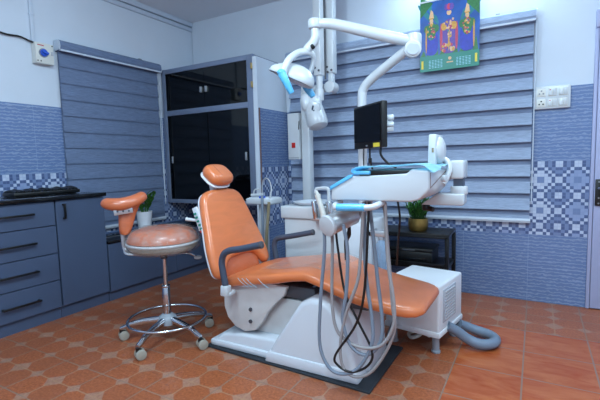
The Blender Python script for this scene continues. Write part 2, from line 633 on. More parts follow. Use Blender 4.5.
# short wing wall beside the hanging glass cabinet
struct('wall_wing', MB().box(-2.192, -2.148, 3.04, YB + T_, 0, 2.035, 0.003, 1), 'paint', 'short white wing wall beside the glass cabinet')
struct('trim_3', MB().box(-2.148, -2.138, 3.05, YB, 0, 1.588, 0.002, 1), 'tile', 'blue tile facing on the short wing wall')
struct('trim_4', MB().box(-2.141, -2.133, 3.046, 3.056, 0, 1.588), 'brown', 'brown edge strip on the wing wall corner')
struct('trim_5', MB().box(XL - T_, XL + 0.022, YR, YB, H - 0.05, H, 0.004, 2).box(XL - T_, XL + 0.014, YR, YB, H - 0.098, H - 0.06, 0.004, 2), 'trimw', 'white raceway along the left ceiling edge')

# door at the right edge
d = MB().box(DX, DX + 0.022, YB - 0.012, YB + 0.06, 0, 2.07, 0.004).box(DX + 0.85, DX + 0.895, YB - 0.03, YB + 0.06, 0, 2.07, 0.004).box(DX, DX + 0.895, YB - 0.03, YB + 0.06, 1.955, 2.07, 0.004)
door = struct('door_1', d, 'door', 'pale lavender door with black handle plate at the right edge')
ORIG['door_1'] = door.location.copy()
obj('door_leaf', MB().box(DX + 0.025, DX + 0.848, YB - 0.015, YB + 0.02, 0.008, 1.945, 0.003).box(DX + 0.16, DX + 0.74, YB - 0.026, YB - 0.019, 0.2, 0.75, 0.004).box(DX + 0.16, DX + 0.74, YB - 0.026, YB - 0.019, 1.05, 1.8, 0.004), 'door', door)
hp = obj('handle_plate', MB().box(DX + 0.03, DX + 0.072, YB - 0.028, YB - 0.014, 0.745, 0.93, 0.004), 'black', door)
obj('handle_lever', MB().tube([(DX + 0.051, YB - 0.026, 0.87), (DX + 0.051, YB - 0.066, 0.87), (DX + 0.076, YB - 0.076, 0.872), (DX + 0.165, YB - 0.076, 0.868)], 0.009, 10), 'chrome', hp, label='chrome lever handle')
for zz in (0.762, 0.80, 0.912):
    obj('screw', MB().cyl((DX + 0.051, YB - 0.027, zz), (DX + 0.051, YB - 0.031, zz), 0.006, seg=12), 'steel', hp)


# ------------------------------------------------------------------ window blinds
def blind(wall, lo, hi, plane, z0, z1, pitch, bulge, label, first, sheer):
    """zebra blind of folded slats hung in front of the wall; wall 'x' = left wall, 'y' = back wall"""
    def at(h, d, z):                                           # d = distance out of the wall
        return V((plane + d, h, z)) if wall == 'x' else V((h, plane - d, z))
    t = thing('window_blind', label, 'blind', at((lo + hi) / 2, 0, z0))
    mb = MB()
    ends = (lo + 0.012, hi - 0.012)
    top = (0.014, z1)
    zz = first
    while zz > z0 + 0.02:
        out = 0.018 + bulge
        face_ = [top, (top[0] * 0.45 + out * 0.55, top[1] * 0.5 + zz * 0.5), (out, zz), (out * 0.97, zz - 0.005), (0.016, zz - 0.001)]
        low = (0.0175 + bulge * 0.08, zz - pitch * 0.34)
        mb.loft([[at(h, dd, q) for dd, q in face_] for h in ends], closed=False)
        mb.loft([[at(h, dd, q) for dd, q in [(0.016, zz - 0.001), low]] for h in ends], closed=False, mi=1)
        top = low
        zz -= pitch
    mb.loft([[at(h, dd, q) for dd, q in [top, (0.02, z0)]] for h in ends], closed=False)
    mb.loft([[at(h, 0.006, q) for q in (z0, z1)] for h in ends], closed=False)
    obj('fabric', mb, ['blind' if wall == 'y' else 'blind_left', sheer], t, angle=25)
    poly = [(0.0, z1 - 0.01), (0.0, z1 + 0.075), (0.05, z1 + 0.075), (0.072, z1 + 0.06), (0.078, z1 + 0.02), (0.07, z1)]
    hb = MB().loft([[at(h, dd, q) for dd, q in poly] for h in (lo, hi)])
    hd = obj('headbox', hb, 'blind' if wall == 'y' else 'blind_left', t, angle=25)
    rl = MB().loft([[at(h, dd, q) for dd, q in [(0.06, z1 - 0.012), (0.06, z1 + 0.001), (0.076, z1 + 0.001), (0.076, z1 - 0.012)]] for h in (lo, hi)])
    obj('headbox_rail', rl, 'trimw', hd)
    for h, sgn in ((lo, -1), (hi, 1)):
        ec = MB().loft([[at(h + q * sgn, dd * 1.02, zq) for dd, zq in poly] for q in (0.0, 0.006)])
        obj('end_cap', ec, 'trimw', hd)
    br = MB().loft([[at(h, dd, q) for dd, q in [(0.012, z0 - 0.008), (0.012, z0 + 0.02), (0.034, z0 + 0.024), (0.04, z0 + 0.008), (0.034, z0 - 0.008)]] for h in (lo + 0.006, hi - 0.006)])
    obj('bottom_rail', br, 'trimw', t)
    cx = hi - 0.014
    cd = MB().tube([at(cx + 0.016, 0.05, z1), at(cx + 0.014, 0.04, 1.4), at(cx + 0.012, 0.035, z0 + 0.15)], 0.004, 8, 4).tube([at(cx + 0.016, 0.025, z1), at(cx + 0.014, 0.02, 1.4), at(cx + 0.012, 0.035, z0 + 0.15)], 0.004, 8, 4)
    obj('pull_chain', cd, 'trimw', t)
    sm = MB()
    q = lo + (hi - lo) * (0.78 if wall == 'x' else 0.88)
    sm.loft([[at(h, dd, zq) for dd, zq in [(0.02, z1 + 0.07), (0.02, z1 + 0.086), (0.045, z1 + 0.086), (0.05, z1 + 0.07)]] for h in (q - 0.014, q + 0.014)])
    obj('mounting_clip', sm, 'steel', hd)
    return t


blind('y', -2.10, -0.022, YB, 0.612, 2.068, 0.1262, 0.026, 'wide blue grey folded blind on the back wall behind the monitor', 1.966, 'blind_sheer')
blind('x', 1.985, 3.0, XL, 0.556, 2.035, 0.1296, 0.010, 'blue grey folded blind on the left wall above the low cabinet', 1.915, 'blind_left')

# ------------------------------------------------------------------ left wall: isolator, cable, conduit
t = thing('isolator_switch', 'white isolator box with blue rotary knob on left wall', 'switch', (XL, 1.865, 1.9))
obj('case', MB().box(XL - T_, XL + 0.055, 1.807, 1.941, 1.902, 2.056, 0.004), 'cream', t)
dl = obj('dial_ring', MB().cyl((XL + 0.054, 1.862, 1.98), (XL + 0.06, 1.862, 1.98), 0.034, seg=28), 'steel', t)
obj('knob', MB().cyl((XL + 0.058, 1.862, 1.98), (XL + 0.072, 1.862, 1.98), 0.027, seg=28, bev=0.003).obox((XL + 0.08, 1.864, 1.98), (0.02, 0.046, 0.018), Matrix.Rotation(-0.35, 3, 'X'), 0.003), 'blue', dl, label='blue rotary knob')
obj('window', MB().box(XL + 0.054, XL + 0.058, 1.92, 1.938, 1.972, 2.0, 0.001), 'vent', t)
rd = MB()
for k in range(7):
    rd.box(XL + 0.055, XL + 0.0562, 1.822 + k * 0.007, 1.827 + k * 0.007, 2.032, 2.040)
obj('brand_mark', rd, 'red', t, label='small red lettering')
for a, b in ((1.817, 1.918), (1.932, 2.044), (1.84, 1.918)):
    obj('screw', MB().cyl((XL + 0.054, a, b), (XL + 0.057, a, b), 0.005, seg=10), 'black', t)
tag(obj('power_cable', MB().tube([(XL + 0.012, 1.2, 2.10), (XL + 0.012, 1.45, 2.098), (XL + 0.012, 1.62, 2.072), (XL + 0.012, 1.72, 2.077), (XL + 0.014, 1.78, 2.062), (XL + 0.03, 1.815, 2.05)], 0.007, 8), 'black'), 'black cable running along left wall into the isolator box', 'cable')
tag(obj('wall_conduit', MB().box(XL - T_, XL + 0.012, 1.808, 1.836, 2.054, 2.562, 0.003).box(XL - T_, XL + 0.016, 1.804, 1.84, 2.26, 2.275, 0.002), 'trimw'), 'white vertical conduit rising from the isolator box', 'conduit')

# ------------------------------------------------------------------ base units on the left wall
FX = -2.99


def hbar(a, b, z, vert=False):
    mb = MB()
    if vert:
        mb.box(FX + 0.018, FX + 0.03, a, a + 0.014, z - 0.055, z + 0.055, 0.002)
        for zz in (z - 0.05, z + 0.05):
            mb.box(FX - 0.002, FX + 0.02, a, a + 0.014, zz - 0.006, zz + 0.006)
    else:
        mb.box(FX + 0.022, FX + 0.034, a, b, z - 0.007, z + 0.007, 0.002)
        for yy in (a + 0.01, b - 0.01):
            mb.box(FX - 0.002, FX + 0.024, yy - 0.006, yy + 0.006, z - 0.006, z + 0.006)
    return mb


t = thing('drawer_cabinet', 'blue grey base cabinet of four drawers with long black bar handles', 'cabinet', (-3.17, 1.35, 0))
obj('carcass', MB().box(XL, FX - 0.02, 0.98, 1.683, 0.085, 0.872), 'face', t)
obj('plinth', MB().box(XL, -3.015, 0.98, 1.683, 0, 0.086), 'face', t)
zs = [0.868, 0.692, 0.49, 0.292, 0.088]
for k in range(4):
    dr = obj('drawer', MB().box(FX - 0.02, FX, 0.984, 1.679, zs[k + 1] + 0.003, zs[k] - 0.003, 0.0015, 1), 'face', t)
    obj('handle', hbar(1.287, 1.53, [0.79, 0.589, 0.392, 0.187][k]), 'blackm', dr)
t = thing('base_cabinet', 'blue grey single door base cabinet with short vertical handle', 'cabinet', (-3.17, 1.88, 0))
obj('carcass', MB().box(-3.262, FX - 0.02, 1.687, 2.075, 0.085, 0.872), 'face', t)
obj('plinth', MB().box(-3.262, -3.015, 1.687, 2.075, 0, 0.086), 'face', t)
dr = obj('door', MB().box(FX - 0.02, FX, 1.691, 2.071, 0.091, 0.865, 0.0015, 1), 'face', t)
obj('handle', hbar(1.735, 0, 0.785, True), 'blackm', dr)
tag(obj('worktop', MB().prism([(XL, 0.98), (-2.968, 0.98), (-2.968, 2.083), (-3.262, 2.083), (-3.262, 1.975), (XL, 1.975)], 'xy', 0.872, 0.9, 0.003), 'granite'), 'polished black stone worktop over the drawer cabinet', 'worktop')

t = thing('low_cabinet', 'low blue grey cabinet with dark polished top below the left blind', 'cabinet', (-3.17, 2.8, 0))
LY0, LY1 = 2.083, YB
obj('carcass', MB().box(XL, FX - 0.02, LY0, LY1, 0.075, 0.478), 'face', t)
obj('plinth', MB().box(XL, -3.015, LY0, LY1, 0, 0.076), 'face', t)
obj('top', MB().box(XL, -2.982, LY0, LY1, 0.478, 0.502, 0.003), 'granite', t, label='dark polished top')
for a, b in ((LY0 + 0.002, 2.798), (2.802, LY1 - 0.002)):
    obj('door', MB().box(FX - 0.02, FX, a, b, 0.082, 0.474, 0.0015, 1), 'face', t)

# long dark ridged tray on the worktop
t = thing('black_tray', 'low black ridged tray lying at the back of the black worktop', 'tray', (-3.23, 1.73, 0.9))
obj('base', MB().box(-3.315, -3.15, 1.50, 1.985, 0.906, 0.934, 0.008).box(-3.30, -3.17, 1.52, 1.96, 0.9, 0.908), 'black', t)
rg = MB()
for k in range(17):
    yy = 1.52 + k * 0.0275
    rg.tube([(-3.31, yy, 0.936), (-3.24, yy + 0.004, 0.945 + 0.006 * math.sin(k * 1.7)), (-3.16, yy, 0.936)], 0.009, 8, 4)
obj('ridge', rg, 'black', t)
tag(bpy.data.objects[t.name], t['label'], 'tray')

# white pot with glossy-leaved plant
t = thing('potted_plant', 'green leafy plant in a plain white pot behind the stool', 'plant', (-3.1, 2.545, 0.502))
pc = (-3.1, 2.545, 0.502)
obj('pot', MB().lathe([(0.05, 0), (0.054, 0.004), (0.07, 0.178), (0.072, 0.186), (0.064, 0.186), (0.06, 0.16), (0.0005, 0.16)], pc), 'pot', t)
obj('soil', MB().lathe([(0.0005, 0.168), (0.06, 0.168), (0.06, 0.16), (0.0005, 0.16)], pc), 'soil', t)


def leaf_blade(mb, base, d, L, wd, droop):
    d = V(d).normalized()
    side = d.cross(V((0, 0, 1)))
    if side.length < 0.1:
        side = V((1, 0, 0))
    side.normalize()
    up = side.cross(d).normalized()
    L_ = []
    for i in range(7):
        q = i / 6
        c = V(base) + d * L * q - V((0, 0, 1)) * droop * q * q
        w_ = wd * math.sin(PI * min(0.98, 0.06 + 0.92 * q)) ** 0.8
        L_.append([c - side * w_ + up * w_ * 0.35, c - up * 0.0012, c + side * w_ + up * w_ * 0.35, c + up * 0.0012])
    mb.loft(L_)


lf, stm = MB(), MB()
for k in range(9):
    a = k * 2.4 + 0.3
    el = random.uniform(0.25, 0.55)
    dv = V((math.cos(a) * el, math.sin(a) * el, 1)).normalized()
    L0 = random.uniform(0.13, 0.185)
    b0 = V(pc) + V((math.cos(a) * 0.02, math.sin(a) * 0.02, 0.165))
    stm.tube([b0, b0 + dv * L0 * 0.6, b0 + dv * L0 + V((dv.x, dv.y, 0)) * 0.02], [0.005, 0.003], 6, 3)
    for j in range(6):
        q = 0.3 + 0.7 * j / 5
        sd = dv.cross(V((0, 0, 1))).normalized() * (1 if j % 2 else -1)
        leaf_blade(lf, b0 + dv * L0 * q, dv * 0.7 + sd * 0.9 + V((0, 0, 0.3)), 0.075, 0.016, 0.012)
obj('stem', stm, 'leaf', t)
obj('foliage', lf, 'leaf', t)

# ------------------------------------------------------------------ hanging glass cabinet
CY = 3.055
t = thing('wall_cabinet', 'tall hanging cabinet with black glass doors and blue grey frame', 'cabinet', (-2.76, 3.3, 0.715))
obj('carcass', MB().box(XL, -2.198, CY + 0.02, YB, 0.715, 2.062), 'frame', t)
fr = MB()
x0, x1, z0, z1 = XL + 0.006, -2.197, 0.712, 2.064
fr.box(x0 + 0.049, x1 - 0.069, CY + 0.001, CY + 0.03, z1 - 0.045, z1, 0.003).box(x0 + 0.049, x1 - 0.069, CY + 0.001, CY + 0.03, z0, z0 + 0.04, 0.003)
fr.box(x0, x0 + 0.05, CY, CY + 0.03, z0, z1, 0.003).box(x1 - 0.07, x1, CY, CY + 0.03, z0, z1, 0.003)
fr.box(x0 + 0.049, x1 - 0.069, CY + 0.001, CY + 0.03, 1.60, 1.652, 0.003)
obj('frame', fr, 'frame', t)
gx0, gx1 = x0 + 0.05, x1 - 0.07
gm = (gx0 + gx1) / 2
for a, b, zz, kx in ((gx0, gm - 0.002, (1.654, 2.018), gm - 0.035), (gm + 0.002, gx1, (1.654, 2.018), gm + 0.03)):
    pn = obj('glass_door', MB().box(a, b, CY + 0.008, CY + 0.014, *zz), 'darkglass', t)
    obj('knob', MB().box(kx - 0.011, kx + 0.011, CY - 0.01, CY + 0.008, 1.79, 1.845, 0.003), 'silver', pn)
pn = obj('sliding_glass', MB().box(gx0, gm + 0.02, CY + 0.010, CY + 0.0145, 0.752, 1.6), 'darkglass', t)
obj('finger_pull', MB().box(gx0 + 0.035, gx0 + 0.057, CY + 0.001, CY + 0.008, 1.12, 1.19, 0.004), 'silver', pn)
pn = obj('sliding_glass', MB().box(gm - 0.02, gx1, CY + 0.015, CY + 0.02, 0.752, 1.6), 'darkglass', t)
obj('finger_pull', MB().box(gx1 - 0.055, gx1 - 0.033, CY + 0.004, CY + 0.016, 1.13, 1.205, 0.004), 'silver', pn)
for zz in (1.93, 1.77):
    obj('hinge', MB().box(-2.204, -2.19, CY - 0.03, CY + 0.002, zz, zz + 0.05, 0.002), 'brass', t)

# ------------------------------------------------------------------ switch plate on the back wall
t = thing('switch_board', 'white switch and socket board between blind and door', 'switch', (0.09, YB, 1.43))
obj('plate', MB().box(-0.022, 0.2, YB - 0.03, YB, 1.436, 1.597, 0.006), 'white', t)
for i in range(3):
    for j in range(2):
        cx, cz = 0.022 + i * 0.067, 1.478 + j * 0.074
        md = obj('module', MB().box(cx - 0.027, cx + 0.027, YB - 0.034, YB - 0.028, cz - 0.028, cz + 0.028, 0.002), 'cream', t)
        if i == 0:
            ho = MB()
            for a, b in ((0, 0.012), (-0.012, -0.008), (0.012, -0.008)):
                ho.cyl((cx + a, YB - 0.0335, cz + b), (cx + a, YB - 0.0352, cz + b), 0.0055, seg=10)
            obj('socket_hole', ho, 'black' if j == 0 else 'ink', md)
        else:
            for s in (-1, 1):
                obj('rocker', MB().obox((cx + s * 0.013, YB - 0.036, cz), (0.022, 0.006, 0.046), Matrix.Rotation(0.08 * s, 3, 'X'), 0.002), 'white', md)
            if i == 1:
                obj('indicator', MB().cyl((cx - 0.013, YB - 0.038, cz + 0.016), (cx - 0.013, YB - 0.041, cz + 0.016), 0.004, seg=10), 'red', md)

# ------------------------------------------------------------------ calendar hung in front of the blind
t = thing('wall_calendar', 'colourful printed calendar with green footer hanging over the blind', 'calendar', (-0.62, 3.42, 1.8))
CX0, CX1, CYP = -0.826, -0.388, 3.435
CZ1, CZB, CZ0 = 2.325, 1.905, 1.79
obj('sheet', MB().box(CX0, CX1, CYP, CYP + 0.006, CZB, CZ1), 'bluep', t)
ft = obj('footer', MB().box(CX0, CX1, CYP - 0.003, CYP + 0.006, CZ0, CZB + 0.004), 'greenp', t)
obj('strip', MB().box(CX0 + 0.012, CX0 + 0.028, CYP - 0.005, CYP - 0.002, CZ0 + 0.022, CZ0 + 0.085), 'yellow', ft)
obj('strip', MB().box(CX1 - 0.03, CX1 - 0.014, CYP - 0.005, CYP - 0.002, CZ0 + 0.03, CZ0 + 0.093), 'yellow', ft)
for s in (0.07, 0.275):
    tx = MB()
    for i in range(5):
        for j in range(6):
            tx.box(CX0 + s + i * 0.022, CX0 + s + 0.015 + i * 0.022, CYP - 0.0045, CYP - 0.002, CZ0 + 0.022 + j * 0.011, CZ0 + 0.026 + j * 0.011)
    obj('print', tx, 'sheet', ft)
obj('emblem', MB().cyl((CX0 + 0.228, CYP - 0.002, CZ0 + 0.082), (CX0 + 0.228, CYP - 0.006, CZ0 + 0.082), 0.012, seg=20).box(CX0 + 0.205, CX0 + 0.252, CYP - 0.005, CYP - 0.002, CZ0 + 0.05, CZ0 + 0.058), 'skin', ft)
def flat(cx, cz, a, b, k=0.0, n=2.0, rot=0.0):
    pts = superellipse(0, 0, a, b, n, 20)
    return [(cx + x * math.cos(rot) - z * math.sin(rot), cz + x * math.sin(rot) + z * math.cos(rot)) for x, z in pts]
pr = MB()                         # generic stand-in picture: foliage and three robed shapes
lev_ = [0]
def Yp(k):
    lev_[0] += 1
    return (CYP - 0.0003 - 0.00003 * lev_[0], CYP + 0.002)
mats_p = ['teal', 'leafp', 'royal', 'goldp', 'skin', 'rose', 'purple', 'bluep']
W, Hh = CX1 - CX0, CZ1 - CZB
def pp(fx, fz, a, b, mi, k, n=2.0, rot=0.0):
    pr.prism(flat(CX0 + fx * W, CZB + fz * Hh, a, b, 0, n, rot), 'xz', *Yp(k), mi=mi)
for k in range(9):
    pr.prism([(CX0 + 0.004 + W * 0.11 * k, CZB + 0.004), (CX0 + W * 0.11 * k + 0.045, CZB + 0.004), (CX0 + W * 0.11 * k + 0.03, CZB + 0.05 + 0.03 * (k % 3))], 'xz', *Yp(1), mi=1)
for sx in (0.1, 0.22, 0.8, 0.92):
    pp(sx, 0.78, 0.018, 0.10, 0, 1, rot=(0.5 - sx) * 1.6)
pr.prism([(CX0 + 0.002, CZB + 0.3), (CX0 + 0.1, CZB + 0.40), (CX0 + 0.002, CZB + 0.46)], 'xz', *Yp(1), mi=1)
pr.prism([(CX1 - 0.002, CZB + 0.26), (CX1 - 0.11, CZB + 0.38), (CX1 - 0.002, CZB + 0.45)], 'xz', *Yp(1), mi=1)
pp(0.5, 0.86, 0.13, 0.085, 7, 1, 2)
rq = random.Random(11)
for sx, sc_ in ((0.2, 0.8), (0.5, 1.0), (0.8, 0.8)):
    mid_ = sx == 0.5
    lo_ = 0.06 if mid_ else 0.04
    # robe, shawl, then many small ornaments, face and head-dress
    pp(sx, 0.24, 0.05 * sc_ + 0.012, 0.095, 6 if mid_ else 2, 2, 2.8)
    pp(sx, 0.46, 0.046 * sc_, 0.07, 6 if mid_ else 1, 3)
    for q in (-1, 1):
        if mid_:
            pp(sx + q * 0.13, 0.32, 0.010, 0.105, 5, 3)
        pp(sx + q * 0.085, 0.50, 0.02, 0.03, 3 if mid_ else 1, 4)
    pp(sx + (-0.09 if sx < 0.5 else 0.11 if sx > 0.5 else 0.0), 0.3, 0.006, 0.10, 3, 4)
    for i in range(34):
        an, ra = rq.uniform(0, 2 * PI), rq.uniform(0, 1)
        cz = 0.30 + rq.uniform(0, 0.32)
        pp(sx + 0.085 * sc_ * math.cos(an) * ra, cz, rq.uniform(0.004, 0.009), rq.uniform(0.004, 0.011), rq.choice([3, 3, 4, 4, 5, 0, 6]), 5)
    hz = 0.74 if mid_ else 0.64
    pp(sx, hz, 0.017 * sc_, 0.021 * sc_, 4, 6)
    pp(sx, hz + 0.055, 0.024 * sc_, 0.012, 2 if mid_ else 3, 7)
    if mid_:
        for q in (-1, 0, 1):
            pp(sx + q * 0.045, hz + 0.10, 0.016, 0.024, (6, 5, 6)[q + 1], 8)
        for i in range(16):
            pp(sx + rq.uniform(-0.1, 0.1), 0.05 + rq.uniform(0, 0.16), 0.010, 0.012, rq.choice([3, 3, 4, 5]), 8)
    else:
        pr.prism([(CX0 + sx * W - 0.018, CZB + (hz + 0.05) * Hh), (CX0 + sx * W + 0.018, CZB + (hz + 0.05) * Hh), (CX0 + sx * W + 0.012, CZB + (hz + 0.16) * Hh), (CX0 + sx * W - 0.004, CZB + (hz + 0.2) * Hh)], 'xz', *Yp(8), mi=4)
obj('picture', pr, mats_p, t)
obj('hanging_strip', MB().box(CX0 - 0.002, CX1 + 0.002, CYP - 0.004, CYP + 0.008, CZ1 - 0.006, CZ1 + 0.006), 'silver', t)

# ------------------------------------------------------------------ black shelf table, brass pot plant, printer
t = thing('shelf_table', 'black two tier metal table against back wall under the blind', 'table', (-0.82, 3.3, 0))
TX0, TX1, TY0, TY1, TZ = -1.14, -0.545, 3.14, 3.46, 0.538
obj('tabletop', MB().box(TX0, TX1, TY0, TY1, TZ - 0.02, TZ, 0.003).box(TX0, TX1, TY0, TY0 + 0.02, TZ - 0.035, TZ - 0.018, 0.002), 'blackm', t)
for a in (TX0, TX1 - 0.028):
    for b in (TY0, TY1 - 0.028):
        obj('leg', MB().box(a, a + 0.028, b, b + 0.028, 0, TZ - 0.02, 0.002), 'blackm', t)
obj('shelf', MB().box(TX0 + 0.01, TX1 - 0.01, TY0 + 0.005, TY1 - 0.005, 0.265, 0.295, 0.003).box(TX0, TX1, TY0 + 0.002, TY0 + 0.02, 0.285, 0.31, 0.002), 'blackm', t)
t = thing('printer', 'flat black printer on the lower shelf of the black table', 'printer', (-0.87, 3.3, 0.295))
obj('body', MB().box(-1.07, -0.672, 3.17, 3.42, 0.295, 0.385, 0.008), 'black', t)
obj('lid', MB().box(-1.075, -0.667, 3.165, 3.425, 0.387, 0.412, 0.006), 'black', t)
obj('control_panel', MB().box(-0.90, -0.80, 3.162, 3.17, 0.392, 0.405, 0.002), 'bodyg', t)
obj('paper_slot', MB().box(-1.03, -0.71, 3.164, 3.172, 0.32, 0.335, 0.002), 'screen', t)

t = thing('bamboo_plant', 'leafy green plant in a hammered brass pot on the black table', 'plant', (-0.80, 3.27, TZ))
pc = (-0.80, 3.27, TZ)
obj('pot', MB().lathe([(0.06, 0), (0.072, 0.012), (0.078, 0.05), (0.074, 0.085), (0.072, 0.098), (0.066, 0.098), (0.066, 0.08), (0.0005, 0.08)], pc), 'gold', t)
lf, stm = MB(), MB()
for k in range(26):
    a = k * 2.399
    rad = 0.05 * math.sqrt((k + 0.5) / 26)
    b0 = V(pc) + V((math.cos(a) * rad, math.sin(a) * rad, 0.08))
    hh = random.uniform(0.10, 0.19)
    tipd = V((math.cos(a) * rad * 1.0, math.sin(a) * rad * 1.0, hh))
    stm.tube([b0, b0 + tipd * 0.5, b0 + tipd], 0.004, 6, 2)
    for j in range(6):
        q = 0.25 + 0.75 * j / 5
        an = random.uniform(0, 2 * PI)
        leaf_blade(lf, b0 + tipd * q, (math.cos(an) * 0.7, math.sin(an) * 0.7, random.uniform(0.5, 1.2)), random.uniform(0.055, 0.085), 0.008, 0.015)
obj('stem', stm, 'leaf2', t)
obj('foliage', lf, 'leaf', t)

# ------------------------------------------------------------------ white suction box with grey hose
a10 = math.radians(-10)
RB = Matrix.Rotation(a10, 3, 'Z')
fr_c = V((-0.441, 2.285, 0))
def rb(x, y, z):                   # local box frame: x leftwards from the front right corner, y backwards
    return fr_c + RB @ V((-x, y, z))
BW, BD = 0.34, 0.385
t = thing('suction_box', 'white floor box with vent grille and short legs right of chair', 'box', rb(BW / 2, BD / 2, 0))
obj('body', MB().obox(rb(BW / 2, BD / 2, 0.255), (BW - 0.012, BD - 0.012, 0.29), RB, 0.012, 3), 'boxwhite', t)
obj('flange', MB().obox(rb(BW / 2, BD / 2, 0.118), (BW, BD, 0.034), RB, 0.008), 'boxwhite', t)
gr = MB().obox(rb(0.005, BD * 0.42, 0.27), (0.006, 0.2, 0.19), RB, 0.002)
gv = obj('vent', gr, 'vent', t)
sl = MB()
for k in range(10):
    sl.obox(rb(0.0, BD * 0.42, 0.19 + k * 0.0175), (0.006, 0.15, 0.009), RB)
obj('louvre', sl, 'white', gv)
for x, y in ((0.04, 0.05), (BW - 0.04, 0.05), (0.04, BD - 0.05), (BW - 0.04, BD - 0.05)):
    q = rb(x, y, 0)
    obj('leg', MB().cyl(q + V((0, 0, 0.012)), q + V((0, 0, 0.104)), 0.02, seg=16).cyl(q, q + V((0, 0, 0.014)), 0.026, seg=16, bev=0.003), 'hubg', t)
tag(obj('duct_hose', MB().tube([(-0.425, 2.42, 0.135), (-0.375, 2.45, 0.10), (-0.315, 2.47, 0.055), (-0.25, 2.475, 0.037), (-0.195, 2.515, 0.036), (-0.182, 2.585, 0.036), (-0.225, 2.64, 0.037), (-0.30, 2.655, 0.045), (-0.36, 2.63, 0.07), (-0.39, 2.60, 0.09)], 0.029, 14), 'hoseb'), 'thick grey duct hose looping on the floor beside the white box', 'hose')
tag(obj('drain_tube', MB().tube([(-0.56, 2.5, 0.10), (-0.58, 2.44, 0.05), (-0.63, 2.42, 0.025), (-0.66, 2.48, 0.025), (-0.60, 2.54, 0.025), (-0.54, 2.49, 0.025)], 0.011, 8), 'cream'), 'cream tube coiled on the floor under the white box', 'tube')

# ------------------------------------------------------------------ dental chair
tag(obj('rubber_mat', MB().prism([(-1.712, 1.80), (-0.655, 1.757), (-0.648, 2.30), (-1.70, 2.34)], 'xy', 0.0, 0.012, 0.003, 1), 'rubber'), 'black rubber mat on the floor under the dental chair', 'mat')
ch = thing('dental_chair', 'orange vinyl dental chair with white base reclined in the middle', 'dental chair', (-1.1, 2.05, 0.012))
YC = 2.05
bp = obj('base_plate', MB().prism([(-1.665, 0.012), (-0.78, 0.012), (-0.78, 0.10), (-1.15, 0.13), (-1.46, 0.115), (-1.60, 0.095), (-1.65, 0.06)], 'xz', 1.83, 2.27, 0.018, 3), 'shell', ch)
obj('base_rim', MB().box(-1.69, -0.76, 1.815, 2.285, 0.012, 0.05, 0.012), 'shell', bp)
prof = [(-1.265, 0.012), (-1.25, 0.07), (-1.19, 0.17), (-1.10, 0.30), (-1.045, 0.375), (-0.99, 0.402), (-0.93, 0.405), (-0.88, 0.385), (-0.82, 0.315), (-0.775, 0.22), (-0.75, 0.12), (-0.735, 0.012)]
obj('base_cover', MB().prism(prof, 'xz', 1.795, 2.19, 0.028, 4), 'shell', ch)
obj('base_seam', MB().prism([(-1.275, 0.012), (-1.262, 0.05), (-1.255, 0.075), (-0.735, 0.075), (-0.722, 0.012)], 'xz', 1.785, 2.20, 0.012, 2), 'shell', ch)
obj('side_cover', MB().prism([(x + 0.03, z * 0.985 + 0.0) for x, z in prof if x > -1.05] + [(-0.95, 0.012)], 'xz', 1.90, 2.21, 0.03, 3), 'shell', ch)
lk = [(-1.56, 0.40), (-1.588, 0.34), (-1.59, 0.26), (-1.565, 0.195), (-1.51, 0.148), (-1.44, 0.130), (-1.37, 0.150), (-1.32, 0.205), (-1.28, 0.27), (-1.23, 0.325), (-1.17, 0.38), (-1.15, 0.43), (-1.3, 0.44)]
lp = obj('link_cover', MB().prism(lk, 'xz', 1.84, 1.875, 0.006), 'scuff', ch)
obj('bolt', MB().cyl((-1.394, 1.842, 0.27), (-1.394, 1.832, 0.27), 0.011, seg=14), 'bodyg', lp)
obj('bolt', MB().cyl((-1.397, 1.842, 0.20), (-1.397, 1.832, 0.20), 0.011, seg=14), 'bodyg', lp)
obj('link_cover', MB().prism(lk, 'xz', 2.225, 2.26, 0.006), 'scuff', ch)
obj('lift_housing', MB().prism([(-1.52, 0.12), (-1.10, 0.12), (-1.0, 0.25), (-1.05, 0.345), (-1.27, 0.345), (-1.45, 0.24)], 'xz', 1.90, 2.2, 0.01), 'scuff', ch)
obj('seat_frame', MB().box(-1.48, -0.72, 1.93, 2.17, 0.335, 0.40, 0.01).box(-1.45, -1.0, 1.88, 2.22, 0.36, 0.43, 0.01), 'bodyg', ch)

# seat and leg rest: one long cushion
secs = [(-1.615, 0.400, 0.030, 0.18), (-1.60, 0.425, 0.060, 0.215), (-1.55, 0.448, 0.075, 0.243), (-1.46, 0.476, 0.08, 0.258), (-1.34, 0.496, 0.076, 0.262), (-1.2, 0.516, 0.072, 0.262), (-1.09, 0.538, 0.068, 0.262), (-1.01, 0.546, 0.064, 0.262), (-0.94, 0.530, 0.066, 0.262), (-0.86, 0.502, 0.068, 0.26),
        (-0.76, 0.474, 0.07, 0.258), (-0.66, 0.452, 0.068, 0.256), (-0.57, 0.438, 0.066, 0.25), (-0.50, 0.43, 0.062, 0.236), (-0.462, 0.424, 0.054, 0.215), (-0.438, 0.416, 0.038, 0.185), (-0.43, 0.405, 0.02, 0.165)]
loops = []
for x, zt, th, wd in secs:
    loops.append([V((x, yy, zz)) for yy, zz in superellipse(YC, zt - th / 2, wd, th / 2, 4.5, 36)])
st = obj('seat', MB().loft(loops), 'orange', ch, angle=60)
def zseat(x):
    for (xa, za, *_), (xb, zb, *_) in zip(secs, secs[1:]):
        if xa <= x <= xb:
            return za + (zb - za) * (x - xa) / (xb - xa)
    return secs[-1][1]
obj('plastic_sheet', MB().grid(lambda a, b: V((-1.36 + 0.42 * a + 0.05 * b, 1.87 + 0.42 * b, zseat(-1.36 + 0.42 * a + 0.05 * b) + 0.004 + 0.003 * math.sin(9 * a + 5 * b))), 14, 10), 'film_clear', st)
sw_ = MB()
